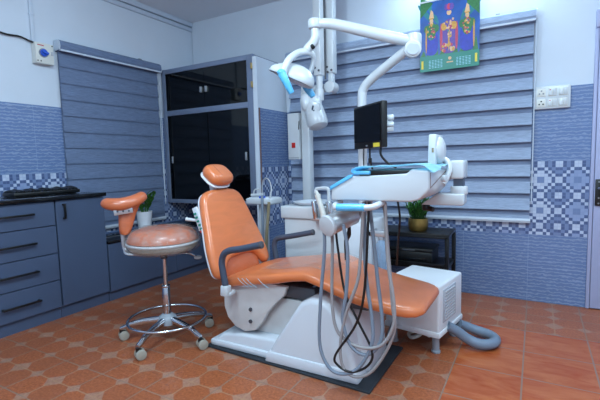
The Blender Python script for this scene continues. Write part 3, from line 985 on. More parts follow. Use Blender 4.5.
for k, (x, zq) in enumerate(((-1.44, 0.45), (-1.41, 0.452), (-1.38, 0.455), (-1.30, 0.462))):
    sw_.tube([(x, 1.7885, zq + 0.012), (x + 0.03, 1.7875, zq - 0.012), (x + 0.07, 1.7885, zq - 0.032)], 0.0011, 6, 3)
obj('fold_crease', sw_, 'sheet', st)

# back rest: outline in its own plane, extruded and rounded
th = math.radians(20.5)                      # lean from the vertical
half = [(0.0, 0.572), (0.08, 0.569), (0.145, 0.553), (0.184, 0.515), (0.21, 0.435), (0.238, 0.31), (0.262, 0.21), (0.272, 0.12), (0.27, 0.065), (0.252, 0.035), (0.22, 0.028), (0.19, 0.05), (0.155, 0.095), (0.10, 0.122), (0.0, 0.132)]
h3 = [(p.x, p.y) for p in catmull([V((a, b, 0)) for a, b in half], 3)]
outl = [(a, b) for a, b in h3] + [(-a, b) for a, b in reversed(h3[1:-1])]
Mb = Matrix.Translation((-1.55, YC, 0.415)) @ Matrix.Rotation(-th, 4, 'Y')
# local: x = front normal, y = width, z = up the back
def backprism(lo, hi, bev, seg, grow=0.0):
    pts = [(a * (1 + grow), b + (0.006 if b > 0.3 else -0.004) * (1 if grow else 0)) for a, b in outl]
    return MB().prism(pts, 'yz', lo, hi, bev, seg, mtx=Mb)
t_ = bmesh.new()
def pillow(outl, lo, hi, mtx, rings=5, inset=0.035, bulge=0.0):
    """cushion: the outline rounded over at front and back"""
    cx = sum(a for a, b in outl) / len(outl)
    n = len(outl)
    nor = []
    for i in range(n):
        a = V((outl[(i + 1) % n][0] - outl[i - 1][0], outl[(i + 1) % n][1] - outl[i - 1][1]))
        a.normalize()
        nor.append(V((a.y, -a.x)))
    area_ = sum(outl[i][0] * outl[(i + 1) % n][1] - outl[(i + 1) % n][0] * outl[i][1] for i in range(n))
    sg = 1 if area_ > 0 else -1
    loops = []
    mid = (hi - lo) / 2
    for k in range(-rings, rings + 1):
        ang = k / rings * PI / 2
        ins = inset * (1 - math.cos(ang))
        xx = (lo + hi) / 2 + mid * math.sin(ang)
        loops.append([mtx @ V((xx, outl[i][0] - sg * nor[i].x * ins, outl[i][1] - sg * nor[i].y * ins)) for i in range(n)])
    return MB().loft(loops)
bk = obj('backrest', pillow(outl, -0.066, 0.0, Mb, 5, 0.03), 'orange', ch, angle=70)
obj('back_shell', pillow([(a * 0.972, b * 0.99 + 0.003) for a, b in outl], -0.073, -0.05, Mb, 3, 0.012), 'shell', ch, angle=70)
obj('lumbar_pad', MB().obox((-1.64, YC, 0.49), (0.05, 0.36, 0.18), Matrix.Rotation(-0.3, 3, 'Y'), 0.02, 4), 'orange2', ch, angle=60)
pn = obj('control_pad', MB().obox((-1.762, 1.838, 0.775), (0.04, 0.012, 0.145), Matrix.Rotation(-th, 3, 'Y'), 0.003), 'shell', ch)
cm = MB()
for k in range(5):
    cm.obox((-1.778 + 0.012 * k * 0.9, 1.828, 0.805 - 0.022 * k), (0.02, 0.003, 0.012), Matrix.Rotation(-th, 3, 'Y'))
obj('button', cm, 'greenp', pn)
obj('button', MB().obox((-1.733, 1.828, 0.70), (0.016, 0.003, 0.014), Matrix.Rotation(-th, 3, 'Y')), 'red', pn)
obj('adjust_lever', MB().tube([(-1.74, 1.9, 0.76), (-1.79, 1.84, 0.765), (-1.83, 1.80, 0.775)], [0.008, 0.011], 8), 'white', ch)

# head rest
tilt = math.radians(50)
Mh = Matrix.Translation((-1.772, YC, 1.035)) @ Matrix.Rotation(-tilt, 4, 'Y')
ho = superellipse(0, 0, 0.10, 0.082, 3.0, 40)
hr = obj('headrest', pillow(ho, -0.045, 0.035, Mh, 5, 0.032), 'orange', ch, angle=70)
obj('headrest_shell', pillow(superellipse(0, 0, 0.10, 0.083, 3.0, 40), -0.052, -0.036, Mh, 3, 0.010), 'shell', hr, angle=70)
obj('headrest_stitch', pillow(superellipse(0, 0, 0.006, 0.052, 4, 24), 0.02, 0.0362, Mh @ Matrix.Translation((0, -0.03, 0)), 3, 0.003), 'orange2', hr)
obj('headrest_stem', MB().tube([(-1.82, YC, 1.0), (-1.825, YC, 0.95), (-1.80, YC, 0.90), (-1.77, YC, 0.84)], 0.022, 10), 'shell', ch)

# arm rests
def armrest(y, pts):
    a = obj('armrest', MB().tube(pts, 0.0185, 14, 6), 'darkgrey', ch)
    obj('end_cap', MB().cyl(V(pts[-1]) - V((0.004, 0, 0.001)), V(pts[-1]) + V((0.012, 0, 0.003)), 0.02, seg=18, bev=0.004), 'bodyg', a)
    p0 = V(pts[0])
    obj('armrest_bracket', MB().obox(p0 + V((0.0, 0, -0.03)), (0.046, 0.044, 0.06), Matrix.Rotation(0.08, 3, 'Y'), 0.006).obox(p0 + V((0.01, 0.03 if y < YC else -0.03, -0.05)), (0.03, 0.06, 0.024), None, 0.006), 'white', a, label='white plastic bracket')
armrest(1.745, [(-1.492, 1.745, 0.425), (-1.505, 1.745, 0.49), (-1.512, 1.745, 0.552), (-1.495, 1.745, 0.60), (-1.452, 1.745, 0.625), (-1.378, 1.745, 0.64), (-1.245, 1.745, 0.672)])
armrest(2.355, [(-1.545, 2.355, 0.42), (-1.556, 2.355, 0.48), (-1.562, 2.355, 0.535), (-1.543, 2.355, 0.575), (-1.50, 2.355, 0.59), (-1.42, 2.355, 0.605), (-1.262, 2.355, 0.64)])
for k, pts in enumerate(([(-1.06, 1.93, 0.40), (-0.98, 1.90, 0.455), (-0.9, 1.93, 0.44), (-0.84, 2.0, 0.36), (-0.8, 2.1, 0.3)], [(-1.15, 2.0, 0.41), (-1.05, 1.98, 0.44), (-0.98, 2.0, 0.42)], [(-0.86, 2.12, 0.38), (-0.74, 2.2, 0.33), (-0.7, 2.3, 0.2), (-0.75, 2.33, 0.05)])):
    obj('service_cable', MB().tube(pts, 0.008 if k else 0.006, 8), 'black' if k == 1 else 'hoseg', ch)

# ------------------------------------------------------------------ operator stool
SC = V((-2.014, 1.785, 0))
t = thing('operator_stool', 'round orange operator stool wrapped in plastic with chrome five star base', 'stool', SC)
obj('seat', MB().lathe([(r_ * 0.96, z_) for r_, z_ in [(0.0005, 0.725), (0.08, 0.724), (0.14, 0.716), (0.185, 0.70), (0.21, 0.678), (0.222, 0.652), (0.224, 0.64), (0.20, 0.632), (0.0005, 0.632)]], SC, seg=40), 'orange2', t, angle=70)
obj('seat_rim', MB().lathe([(r_ * 0.96, z_) for r_, z_ in [(0.0005, 0.634), (0.226, 0.634), (0.23, 0.628), (0.226, 0.62), (0.0005, 0.62)]], SC, seg=40), 'white', t, angle=70)
obj('seat_underside', MB().lathe([(r_ * 0.96, z_) for r_, z_ in [(0.0005, 0.621), (0.222, 0.621), (0.216, 0.60), (0.19, 0.578), (0.10, 0.566), (0.0005, 0.566)]], SC, seg=40), 'castor', t, angle=70)
rn = random.Random(3)
ph = [rn.uniform(0, 6.28) for _ in range(8)]
def wrap(a, b):
    an = a * 2 * PI
    prof = [(0.03, 0.729), (0.11, 0.727), (0.17, 0.715), (0.212, 0.69), (0.232, 0.655), (0.236, 0.625), (0.232, 0.596), (0.205, 0.572), (0.15, 0.558), (0.09, 0.556)]
    q = b * (len(prof) - 1)
    i = min(int(q), len(prof) - 2)
    f_ = q - i
    r = 0.96 * (prof[i][0] * (1 - f_) + prof[i + 1][0] * f_)
    z = prof[i][1] * (1 - f_) + prof[i + 1][1] * f_
    k = 0.0035 * (math.sin(17 * an + ph[0] + 5 * b) + math.sin(29 * an + ph[1] - 7 * b) + 0.7 * math.sin(41 * an + ph[2])) * (0.25 + b)
    return V((SC.x + (r + k + 0.003) * math.cos(an), SC.y + (r + k + 0.003) * math.sin(an), z + k * 0.6))
obj('plastic_cover', MB().grid(wrap, 90, 22), 'film_clear', t, angle=60)
cl = obj('gas_column', MB().cyl(SC + V((0, 0, 0.34)), SC + V((0, 0, 0.57)), 0.014, seg=18), 'chrome', t)
obj('column_sleeve', MB().cyl(SC + V((0, 0, 0.12)), SC + V((0, 0, 0.345)), 0.025, seg=22, bev=0.003).cyl(SC + V((0, 0, 0.335)), SC + V((0, 0, 0.35)), 0.0265, seg=22, bev=0.002), 'chrome', t)
obj('mount_plate', MB().box(SC.x - 0.05, SC.x + 0.05, SC.y - 0.05, SC.y + 0.05, 0.552, 0.57, 0.006).cyl(SC + V((0, 0, 0.52)), SC + V((0, 0, 0.56)), 0.022, seg=16), 'bodyg', t)
lv = obj('lever', MB().tube([SC + V((0.02, 0.02, 0.548)), SC + V((0.085, 0.12, 0.535)), SC + V((0.112, 0.16, 0.508))], 0.0055, 8), 'chrome', t)
obj('lever_grip', MB().ball(SC + V((0.12, 0.172, 0.50)), (0.026, 0.018, 0.013), 14, Matrix.Rotation(0.85, 3, 'Z')), 'white', lv)
obj('hub', MB().lathe([(0.0005, 0.165), (0.03, 0.165), (0.052, 0.15), (0.06, 0.125), (0.056, 0.10), (0.0005, 0.095)], SC, seg=24), 'hubg', t)
a0 = math.atan2(1.493 - SC.y, -1.945 - SC.x)
for k in range(5):
    a = a0 + k * 2 * PI / 5
    dr_ = V((math.cos(a), math.sin(a), 0))
    sd_ = V((-math.sin(a), math.cos(a), 0))
    lg = MB()
    lps = []
    for q, zt, zb, wd in ((0.045, 0.15, 0.105, 0.02), (0.15, 0.138, 0.10, 0.018), (0.23, 0.12, 0.086, 0.016), (0.275, 0.098, 0.066, 0.015), (0.30, 0.088, 0.062, 0.013)):
        lps.append([SC + dr_ * q + sd_ * y + V((0, 0, z)) for y, z in superellipse(0, (zt + zb) / 2, wd, (zt - zb) / 2, 3, 14)])
    lg.loft(lps)
    leg = obj('leg', lg, 'chrome', t, angle=60)
    cc = SC + dr_ * 0.295
    sw = a + (0.9, -0.4, 1.2, 0.3, 2.1)[k]
    ax = V((math.cos(sw), math.sin(sw), 0))
    fwd = V((-ax.y, ax.x, 0)) * 0.012
    cb = MB()
    for s in (-1, 1):
        cb.cyl(cc + fwd + ax * (s * 0.006) + V((0, 0, 0.03)), cc + fwd + ax * (s * 0.03) + V((0, 0, 0.03)), 0.03, seg=24, bev=0.006)
    cs = obj('castor', cb, 'castor', leg)
    obj('castor_fork', MB().cyl(cc + V((0, 0, 0.045)), cc + V((0, 0, 0.072)), 0.013, seg=14).obox(cc + fwd * 0.5 + V((0, 0, 0.052)), (0.03, 0.03, 0.02), Matrix.Rotation(sw, 3, 'Z'), 0.005), 'black', leg)
ring = [SC + V((0.238 * math.cos(2 * PI * k / 48), 0.238 * math.sin(2 * PI * k / 48), 0.137)) for k in range(48)]
obj('foot_ring', MB().tube(ring, 0.0085, 10, 1, True), 'chrome', t)
# padded torso arm of the stool
A = V((-2.155, 1.613, 0))
e_, n_ = V((0.60, 0.80, 0)), V((0.80, -0.60, 0))
def sp(px, py, b=0.0):
    return A + e_ * ((px - 127) * 0.0062) + n_ * b + V((0, 0, 1.1 - (py - 167) * 0.0063))
pad = MB().tube([sp(110.5, 200.3, -0.03), sp(113, 201.0, 0.0), sp(120, 202.2, 0.025), sp(128, 202.2, 0.03), sp(136, 200.5, 0.02), sp(142, 198.3, 0), sp(146, 196.3, -0.03), sp(147.5, 195.8, -0.045)], [0.018, 0.034, 0.040, 0.041, 0.039, 0.036, 0.032, 0.016], 18, 6, flat=0.85)
obj('arm_pad', pad, 'orange2', t, angle=70)
obj('arm_pad_stem', MB().loft([[sp(px, py, b) + e_ * (wd * math.cos(q)) + n_ * (0.024 * math.sin(q)) for q in [2 * PI * k / 18 for k in range(18)]] for px, py, b, wd in ((137, 198, -0.015, 0.058), (134, 205, -0.01, 0.054), (131, 213, -0.005, 0.05), (129.5, 221, 0, 0.043), (128.5, 227, 0, 0.036), (128, 231, 0, 0.03), (128, 232, 0, 0.02))]), 'orange2', t, angle=70)
br = obj('arm_bracket', MB().obox(sp(127.5, 208.5, 0.044), (0.105, 0.008, 0.04), Matrix.Rotation(math.atan2(e_.y, e_.x), 3, 'Z') @ Matrix.Rotation(-0.12, 3, 'Y'), 0.003), 'silver', t)
for q in (122.5, 127.5, 132.5):
    obj('bolt', MB().cyl(sp(q, 208.7, 0.046), sp(q, 208.7, 0.052), 0.006, seg=10), 'bodyg', br)
obj('arm_strip', MB().tube([sp(125.5, 228, -0.026), sp(126, 240, -0.024), sp(127, 247, -0.02), SC + V((-0.12, -0.16, 0.572)), SC + V((-0.03, -0.05, 0.562))], 0.013, 8, 4, flat=0.4), 'silver', t)

# ------------------------------------------------------------------ spittoon cabinet, tap, bottle, suction
t = thing('spittoon_cabinet', 'white dental unit cabinet with basin rim behind the chair', 'dental unit', (-1.23, 2.65, 0))
obj('body', MB().box(-1.572, -0.90, 2.505, 2.80, 0.0, 0.715, 0.015, 3), 'white', t)
obj('rim', MB().box(-1.592, -1.12, 2.49, 2.83, 0.70, 0.79, 0.012, 3), 'white', t)
obj('basin', MB().lathe([(0.12, 0.785), (0.15, 0.805), (0.158, 0.812), (0.148, 0.812), (0.10, 0.795), (0.0005, 0.785)], (-1.40, 2.66, 0), seg=32), 'shell', t)
obj('tap', MB().tube([(-1.255, 2.6, 0.75), (-1.255, 2.6, 0.88), (-1.262, 2.6, 0.908), (-1.285, 2.6, 0.915), (-1.325, 2.6, 0.912), (-1.352, 2.6, 0.906), (-1.36, 2.6, 0.875)], 0.012, 10), 'white', t)
br = obj('bottle_bracket', MB().box(-0.905, -0.79, 2.43, 2.47, 0.625, 0.662, 0.005).box(-0.91, -0.885, 2.43, 2.55, 0.625, 0.662, 0.004), 'silver', t)
sc = MB()
obj('side_panel', MB().box(-1.09, -0.905, 2.496, 2.51, 0.03, 0.69, 0.006), 'shell', t)
t2 = thing('water_bottle', 'translucent blue water bottle hanging from the steel bracket', 'bottle', (-0.825, 2.45, 0.40))
obj('bottle_body', MB().lathe([(0.0005, 0.42), (0.03, 0.42), (0.037, 0.43), (0.037, 0.55), (0.034, 0.58), (0.018, 0.605), (0.016, 0.612), (0.0005, 0.612)], (-0.825, 2.45, 0), seg=24), 'bottle', t2)
obj('cap', MB().cyl((-0.825, 2.45, 0.606), (-0.825, 2.45, 0.626), 0.021, seg=20, bev=0.003), 'hubg', t2)

# handpieces of the assistant's side, standing in a holder at the cabinet
hd = thing('suction_holder', 'steel holder with suction handpieces left of the delivery tray', 'holder', (-1.27, 2.46, 0.72))
obj('bracket', MB().box(-1.31, -1.15, 2.445, 2.489, 0.70, 0.72, 0.004), 'silver', hd)
for x in (-1.285, -1.175):
    obj('cup', MB().cyl((x, 2.46, 0.715), (x - 0.012, 2.46, 0.835), 0.02, 0.023, seg=18, bev=0.003), 'chrome', hd)
tag(obj('suction_handpiece', MB().tube([(-1.205, 2.425, 0.70), (-1.222, 2.425, 0.78), (-1.25, 2.425, 0.865)], [0.02, 0.018, 0.017], 14, 4).tube([(-1.25, 2.425, 0.865), (-1.254, 2.425, 0.885)], 0.02, 14, 1).tube([(-1.254, 2.425, 0.885), (-1.262, 2.425, 0.908)], [0.012, 0.009], 12, 1), 'cream'), 'cream suction handpiece leaning in the steel holder', 'handpiece')

# ------------------------------------------------------------------ assistant tray by the tiled wing wall
t = thing('assistant_tray', 'small white instrument tray on a post by the tiled wing wall', 'tray', (-1.89, 2.72, 0))
obj('tray', MB().box(-2.005, -1.765, 2.63, 2.80, 0.775, 0.825, 0.012, 3), 'white', t)
obj('tray_well', MB().box(-1.985, -1.785, 2.65, 2.78, 0.822, 0.83, 0.002), 'shell', t)
obj('post', MB().box(-1.925, -1.865, 2.69, 2.75, 0.02, 0.78, 0.008), 'white', t)
obj('foot', MB().box(-1.99, -1.81, 2.62, 2.82, 0.0, 0.025, 0.008), 'white', t)
for k, (pts, m_, r_) in enumerate((([(-1.84, 2.625, 0.85), (-1.838, 2.62, 0.8), (-1.84, 2.62, 0.6), (-1.86, 2.64, 0.3), (-1.86, 2.70, 0.05)], 'hoseg', 0.011),
                                  ([(-1.775, 2.62, 0.80), (-1.785, 2.62, 0.7), (-1.81, 2.62, 0.5), (-1.84, 2.64, 0.2), (-1.85, 2.7, 0.04)], 'tan', 0.012),
                                  ([(-1.89, 2.70, 0.83), (-1.885, 2.70, 0.94), (-1.855, 2.70, 0.98), (-1.82, 2.70, 0.96), (-1.79, 2.68, 0.90), (-1.785, 2.65, 0.83)], 'silver', 0.0055))):
    obj('tube', MB().tube(pts, r_, 8), m_, t)
tag(obj('air_syringe', MB().tube([(-1.99, 2.69, 0.845), (-1.93, 2.69, 0.848), (-1.88, 2.69, 0.855)], [0.012, 0.011, 0.008], 10, 3).tube([(-1.97, 2.69, 0.85), (-1.955, 2.69, 0.888), (-1.91, 2.69, 0.893)], 0.006, 8, 4), 'white'), 'white air syringe lying on the small white tray', 'syringe')
tag(obj('blue_cap', MB().cyl((-1.885, 2.655, 0.83), (-1.835, 2.655, 0.832), 0.012, seg=14, bev=0.002), 'blue'), 'small blue cap lying on the small white tray', 'cap')

# ------------------------------------------------------------------ x-ray unit by the back wall
t = thing('xray_unit', 'white dental x-ray unit with folded upright arms near the back wall', 'x-ray machine', (-1.745, 3.2, 0))
obj('column', MB().box(-1.785, -1.708, 3.17, 3.25, 0.02, 1.70, 0.008).cyl((-1.746, 3.21, 1.66), (-1.746, 3.21, 1.76), 0.045, seg=22, bev=0.006), 'white', t)
obj('foot', MB().box(-1.95, -1.55, 3.02, 3.4, 0.0, 0.05, 0.015).box(-1.80, -1.69, 3.15, 3.27, 0.04, 0.12, 0.01), 'white', t)
cbx = obj('control_box', MB().box(-1.905, -1.792, 3.14, 3.24, 1.125, 1.525, 0.006), 'white', t)
obj('power_switch', MB().box(-1.865, -1.83, 3.134, 3.142, 1.225, 1.27, 0.002), 'red', cbx, label='red power switch')
obj('door_line', MB().box(-1.905, -1.796, 3.138, 3.141, 1.138, 1.141), 'ink', cbx)
obj('cable', MB().tube([(-1.80, 3.16, 1.47), (-1.785, 3.13, 1.42), (-1.80, 3.15, 1.37)], 0.004, 6), 'black', cbx)
obj('cross_arm', MB().cyl((-1.75, 3.21, 1.715), (-1.50, 3.21, 1.715), 0.036, seg=22).cyl((-1.502, 3.15, 1.715), (-1.502, 3.255, 1.715), 0.048, seg=26, bev=0.008), 'white', t)
ar = obj('upright_arm', MB().box(-1.536, -1.469, 3.17, 3.25, 1.83, 2.56, 0.008).box(-1.522, -1.483, 3.18, 3.24, 1.74, 1.84, 0.006), 'white', t)
for a, b in ((-1.524, 1.88), (-1.484, 1.85), (-1.518, 1.838)):
    obj('bolt', MB().cyl((a, 3.171, b), (a, 3.163, b), 0.009, seg=12), 'bodyg', ar)
ar = obj('upright_arm', MB().box(-1.594, -1.53, 3.06, 3.14, 1.80, 2.56, 0.008).cyl((-1.562, 3.1, 1.66), (-1.562, 3.1, 1.81), 0.026, seg=20), 'white', t)
for a, b in ((-1.58, 1.86), (-1.545, 1.835)):
    obj('bolt', MB().cyl((a, 3.061, b), (a, 3.053, b), 0.009, seg=12), 'bodyg', ar)
obj('arm_cable', MB().tube([(-1.533, 3.155, 1.78), (-1.533, 3.155, 2.2), (-1.533, 3.155, 2.56)], 0.008, 8, 3), 'bodyg', t)
obj('elbow', MB().cyl((-1.60, 3.13, 2.56), (-1.47, 3.21, 2.56), 0.04, seg=20, bev=0.006).box(-1.63, -1.45, 3.10, 3.25, 2.54, 2.59, 0.01), 'white', t)
yk = obj('head_yoke', MB().cyl((-1.562, 3.1, 1.60), (-1.562, 3.1, 1.69), 0.034, seg=20, bev=0.005).obox((-1.565, 3.07, 1.57), (0.06, 0.05, 0.13), None, 0.02, 3), 'white', t)
axh = V((0.10, -0.05, -0.28)).normalized()
hc = V((-1.64, 3.08, 1.65))
hdm = obj('tube_head', MB().lathe([(0.0005, -0.02), (0.035, -0.015), (0.055, 0.01), (0.066, 0.06), (0.078, 0.14), (0.086, 0.21), (0.086, 0.255), (0.076, 0.285), (0.04, 0.303), (0.0005, 0.308)], hc, axh, 30), 'white', t)
obj('pivot_disc', MB().cyl((-1.575, 3.03, 1.53), (-1.563, 2.98, 1.525), 0.056, seg=28, bev=0.008), 'white', hdm)
obj('logo', MB().obox((-1.565, 2.977, 1.532), (0.012, 0.006, 0.034), Matrix.Rotation(0.3, 3, 'Y')).obox((-1.562, 2.977, 1.508), (0.024, 0.006, 0.012)), 'darkgrey', hdm)
obj('side_lobe', MB().ball(hc + V((-0.01, -0.05, -0.075)), (0.05, 0.05, 0.085), 20, Matrix.Rotation(-0.3, 3, 'Y')), 'white', hdm)

# ------------------------------------------------------------------ operating lamp on its pole
t = thing('operating_lamp', 'white dental operating lamp on a jointed arm with blue wrapped handles', 'lamp', (-0.965, 2.52, 0.0))
PY_ = 2.56
obj('pole', MB().tube([(-0.985, PY_, 0.714), (-0.985, PY_, 0.9), (-0.985, PY_, 1.3), (-0.985, PY_, 1.50), (-0.975, PY_ , 1.555), (-0.925, PY_ - 0.01, 1.605), (-0.80, PY_ - 0.04, 1.675), (-0.66, PY_ - 0.08, 1.745)], 0.029, 16, 5), 'white', t)
jn = obj('arm_joint', MB().cyl((-0.63, 2.47, 1.735), (-0.63, 2.47, 1.82), 0.044, seg=26, bev=0.012).cyl((-0.645, 2.49, 1.735), (-0.617, 2.40, 1.72), 0.048, seg=28, bev=0.008), 'white', t)
obj('joint_disc', MB().cyl((-0.6176, 2.402, 1.72), (-0.6155, 2.396, 1.72), 0.034, seg=26), 'vent', jn)
HC = V((-1.30, 2.2, 1.605))
RT, TC, UP = V((0.868, 0.497, 0)), V((0.5, -0.85, -0.19)), V((0, 0, 1))
def hp_(r, z, t=0.0):
    return HC + RT * r + UP * z + TC * t
obj('spring_arm', MB().tube([(-0.655, 2.46, 1.785), (-0.75, 2.43, 1.81), (-1.05, 2.31, 1.905), hp_(0.16, 0.318)], [0.030, 0.034, 0.031, 0.027], 18, 4), 'white', t)
el = obj('swivel', MB().cyl(hp_(0.15, 0.285), hp_(0.15, 0.345), 0.042, seg=26, bev=0.016).cyl(hp_(0.152, 0.255), hp_(0.151, 0.29), 0.026, seg=18).tube([hp_(0.152, 0.26), hp_(0.152, 0.235), hp_(0.136, 0.205), hp_(0.108, 0.175), hp_(0.098, 0.162)], 0.028, 14, 5), 'white', t)
obj('cable_boot', MB().cyl(hp_(0.128, 0.188, 0.02), hp_(0.138, 0.175, 0.03), 0.012, seg=12), 'black', el)
obj('yoke', MB().tube([hp_(-0.045, 0.015, 0.10), hp_(-0.035, 0.06, 0.10), hp_(-0.005, 0.112, 0.08), hp_(0.05, 0.15, 0.03), hp_(0.11, 0.155, 0), hp_(0.14, 0.125, -0.04), hp_(0.134, 0.07, -0.07), hp_(0.105, 0.01, -0.09)], 0.021, 12, 5, flat=0.75), 'white', t)
uh = (RT * 0.914 - UP * 0.407).normalized()
wh = (UP * 0.90 + RT * 0.40 + TC * 0.08)
vh = wh.cross(uh).normalized()
wh = uh.cross(vh).normalized()
Rh = Matrix((uh, vh, wh)).transposed()
def dome(c):
    q = V(c)
    if q.z < 0:
        q = V((q.x * 1.0, q.y, q.z * 0.22))
    taper_ = 0.6 + 0.4 * (q.x + 1) / 2
    return V((q.x, q.y * (0.8 + 0.2 * q.x), q.z * taper_))
lh = obj('lamp_head', MB().ball(HC, (0.146, 0.11, 0.112), 32, Rh, f=dome), 'white', t, angle=70)
obj('lamp_rim', MB().ball(HC - wh * 0.006, (0.14, 0.108, 0.03), 32, Rh, f=dome), 'darkgrey', lh, angle=70)
def grip(p, q):
    return obj('handle', MB().cyl(p, q, 0.0255, 0.018, seg=18, bev=0.006).ball(p, (0.027, 0.027, 0.02), 14), 'film', t, label='handle wrapped in blue film')
grip(hp_(-0.055, 0.035, 0.115), hp_(0.002, -0.086, 0.10))
grip(hp_(0.096, -0.056, -0.05), hp_(0.135, -0.115, -0.05))

# ------------------------------------------------------------------ monitor on the pole
mr = V((-0.742, 2.221, 0)); ml = V((-1.0, 2.445, 0))
ex = (mr - ml); mw = ex.length; ex.normalize()
nz = V((0, 0, 1)); ny = nz.cross(ex).normalized()          # ny points away from the screen side
Rm = Matrix((ex, ny, nz)).transposed()
mc = (mr + ml) / 2 + V((0, 0, 1.299))
t = thing('monitor', 'black flat screen monitor on the white lamp pole above the tray', 'monitor', mc - V((0, 0, 0.13)))
obj('casing', MB().obox(mc + ny * 0.02, (mw, 0.036, 0.256), Rm, 0.006).obox(mc + ny * 0.05, (mw * 0.6, 0.04, 0.16), Rm, 0.012), 'black', t)
obj('screen', MB().obox(mc + ny * 0.0 + V((0, 0, 0.012)), (mw - 0.03, 0.006, 0.205), Rm), 'screen', t)
obj('sticker', MB().obox(mc - ny * 0.0 + ex * (mw * 0.33) + V((0, 0, -0.112)), (0.062, 0.008, 0.022), Rm), 'yellow', t, label='yellow sticker')
obj('badge', MB().obox(mc + ex * (-0.0) + V((0, 0, -0.113)), (0.014, 0.008, 0.008), Rm), 'silver', t)
obj('pole_clamp', MB().obox(mc + ny * 0.11, (0.05, 0.12, 0.06), Rm, 0.006), 'white', t)
obj('cable', MB().tube([mc + ex * 0.11 + ny * 0.03 + V((0, 0, -0.125)), mc + ex * 0.11 + ny * 0.03 + V((0, 0, -0.17)), mc + ex * 0.13 + ny * 0.06 + V((0, 0, -0.215)), mc + ex * 0.16 + ny * 0.10 + V((0, 0, -0.245))], 0.007, 8), 'black', t)
obj('cable', MB().tube([mc + ex * -0.02 + ny * 0.03 + V((0, 0, -0.125)), mc + ex * -0.015 + ny * 0.03 + V((0, 0, -0.2)), mc + ex * -0.02 + ny * 0.05 + V((0, 0, -0.26))], 0.006, 8).obox(mc + ex * -0.016 + ny * 0.03 + V((0, 0, -0.20)), (0.018, 0.018, 0.03), Rm, 0.004), 'black', t)
obj('cable', MB().tube([mc + ex * -0.13 + ny * 0.05 + V((0, 0, -0.12)), mc + ex * -0.135 + ny * 0.05 + V((0, 0, -0.19)), mc + ex * -0.15 + ny * 0.06 + V((0, 0, -0.27))], 0.004, 8), 'black', t)
hk = V((-0.725, 2.28, 1.315))
obj('camera_hook', MB().cyl(hk + V((-0.025, 0.0, 0.02)), hk + V((0.03, 0.012, 0.02)), 0.017, seg=16, bev=0.005).cyl(hk + V((-0.02, 0, -0.018)), hk + V((0.03, 0.012, -0.018)), 0.014, seg=16, bev=0.004).cyl(hk + V((-0.012, 0, -0.018)), hk + V((-0.012, 0, 0.02)), 0.013, seg=14), 'white', t, label='white hook')

# ------------------------------------------------------------------ delivery unit over the leg rest
du = thing('delivery_unit', 'white dental delivery unit with blue drape and hanging grey hoses', 'dental unit', (-0.55, 1.83, 0.9))
DY0, DY1 = 1.65, 2.02
body = [(-0.786, 0.929), (-0.435, 0.929), (-0.40, 0.938), (-0.368, 0.968), (-0.36, 0.985), (-0.36, 1.054), (-0.43, 1.062), (-0.45, 1.044), (-0.60, 1.036), (-0.694, 1.036), (-0.785, 0.988)]
bo = obj('body', MB().prism(body, 'xz', DY0, DY1, 0.008, 3), 'white', du)
obj('side_seam', MB().tube([(-0.3595, DY0 + 0.012, 1.045), (-0.3595, DY0 + 0.012, 0.985), (-0.3595, DY1 - 0.02, 1.045)], 0.0018, 6, 1), 'brown', bo)
obj('instrument_well', MB().box(-0.655, -0.432, DY0 + 0.006, DY1 - 0.02, 1.036, 1.058, 0.004), 'black', bo)
def drape(a, b):
    x = -0.672 + 0.326 * a
    y = DY0 - 0.012 + 0.36 * b
    z = 1.068 + 0.010 * math.sin(PI * a) + 0.006 * math.sin(7 * a + 2) * (1 - 0.4 * b) + 0.004 * math.sin(11 * b + 4 * a)
    if a < 0.10:
        z -= 0.004 * (0.10 - a) / 0.10
    if a > 0.9 and b < 0.5:
        z -= 0.02 * (a - 0.9) / 0.1
    return V((x, y, z))
dp = obj('drape', MB().grid(drape, 36, 14, 0.004), 'sheet', bo, label='pale blue sheet over the tray')
obj('drape_fold', MB().tube([(-0.675, 1.80, 1.066), (-0.68, 1.72, 1.062), (-0.678, 1.65, 1.056)], 0.011, 10).box(-0.678, -0.602, DY0 - 0.006, DY0 + 0.06, 1.040, 1.056, 0.005), 'film', dp)
sdir = V((0.091, 0, 0.048)).normalized()
obj('barrier_film', MB().prism([(-0.788, 0.990), (-0.788, 0.974), (-0.70, 1.020), (-0.680, 1.032), (-0.684, 1.040), (-0.696, 1.040)], 'xz', DY0 - 0.005, DY1 - 0.01, 0.002), 'film', bo)
hb = obj('grab_handle', MB().tube([(-0.757, 1.625, 0.900), (-0.70, 1.622, 0.901), (-0.62, 1.622, 0.903), (-0.585, 1.624, 0.907), (-0.568, 1.64, 0.914), (-0.562, 1.68, 0.92)], 0.0135, 12, 5).tube([(-0.757, 1.625, 0.900), (-0.767, 1.65, 0.906), (-0.76, 1.70, 0.918)], 0.0125, 12, 4), 'white', du)
obj('handle_wrap', MB().tube([(-0.744, 1.6235, 0.9005), (-0.69, 1.622, 0.9015), (-0.617, 1.6225, 0.9035)], [0.0165, 0.0172, 0.0165], 16, 8), 'film', hb)
P0, P1 = V((-0.806, 1.65, 0.812)), V((-0.745, 1.80, 0.848))
cy = obj('pivot_cylinder', MB().cyl(P0, P1, 0.047, seg=32, bev=0.004), 'silver', du)
ax_ = (P0 - P1).normalized()
obj('cylinder_cap', MB().cyl(P0 + ax_ * 0.008, P0 - ax_ * 0.012, 0.049, seg=32, bev=0.004), 'white', cy)
obj('elbow_pipe', MB().tube([P1 - ax_ * 0.01, (-0.735, 1.83, 0.852), (-0.70, 1.83, 0.86), (-0.675, 1.82, 0.885), (-0.67, 1.81, 0.935)], [0.036, 0.026, 0.021, 0.019, 0.019], 14, 5), 'white', du)
YH = 1.70
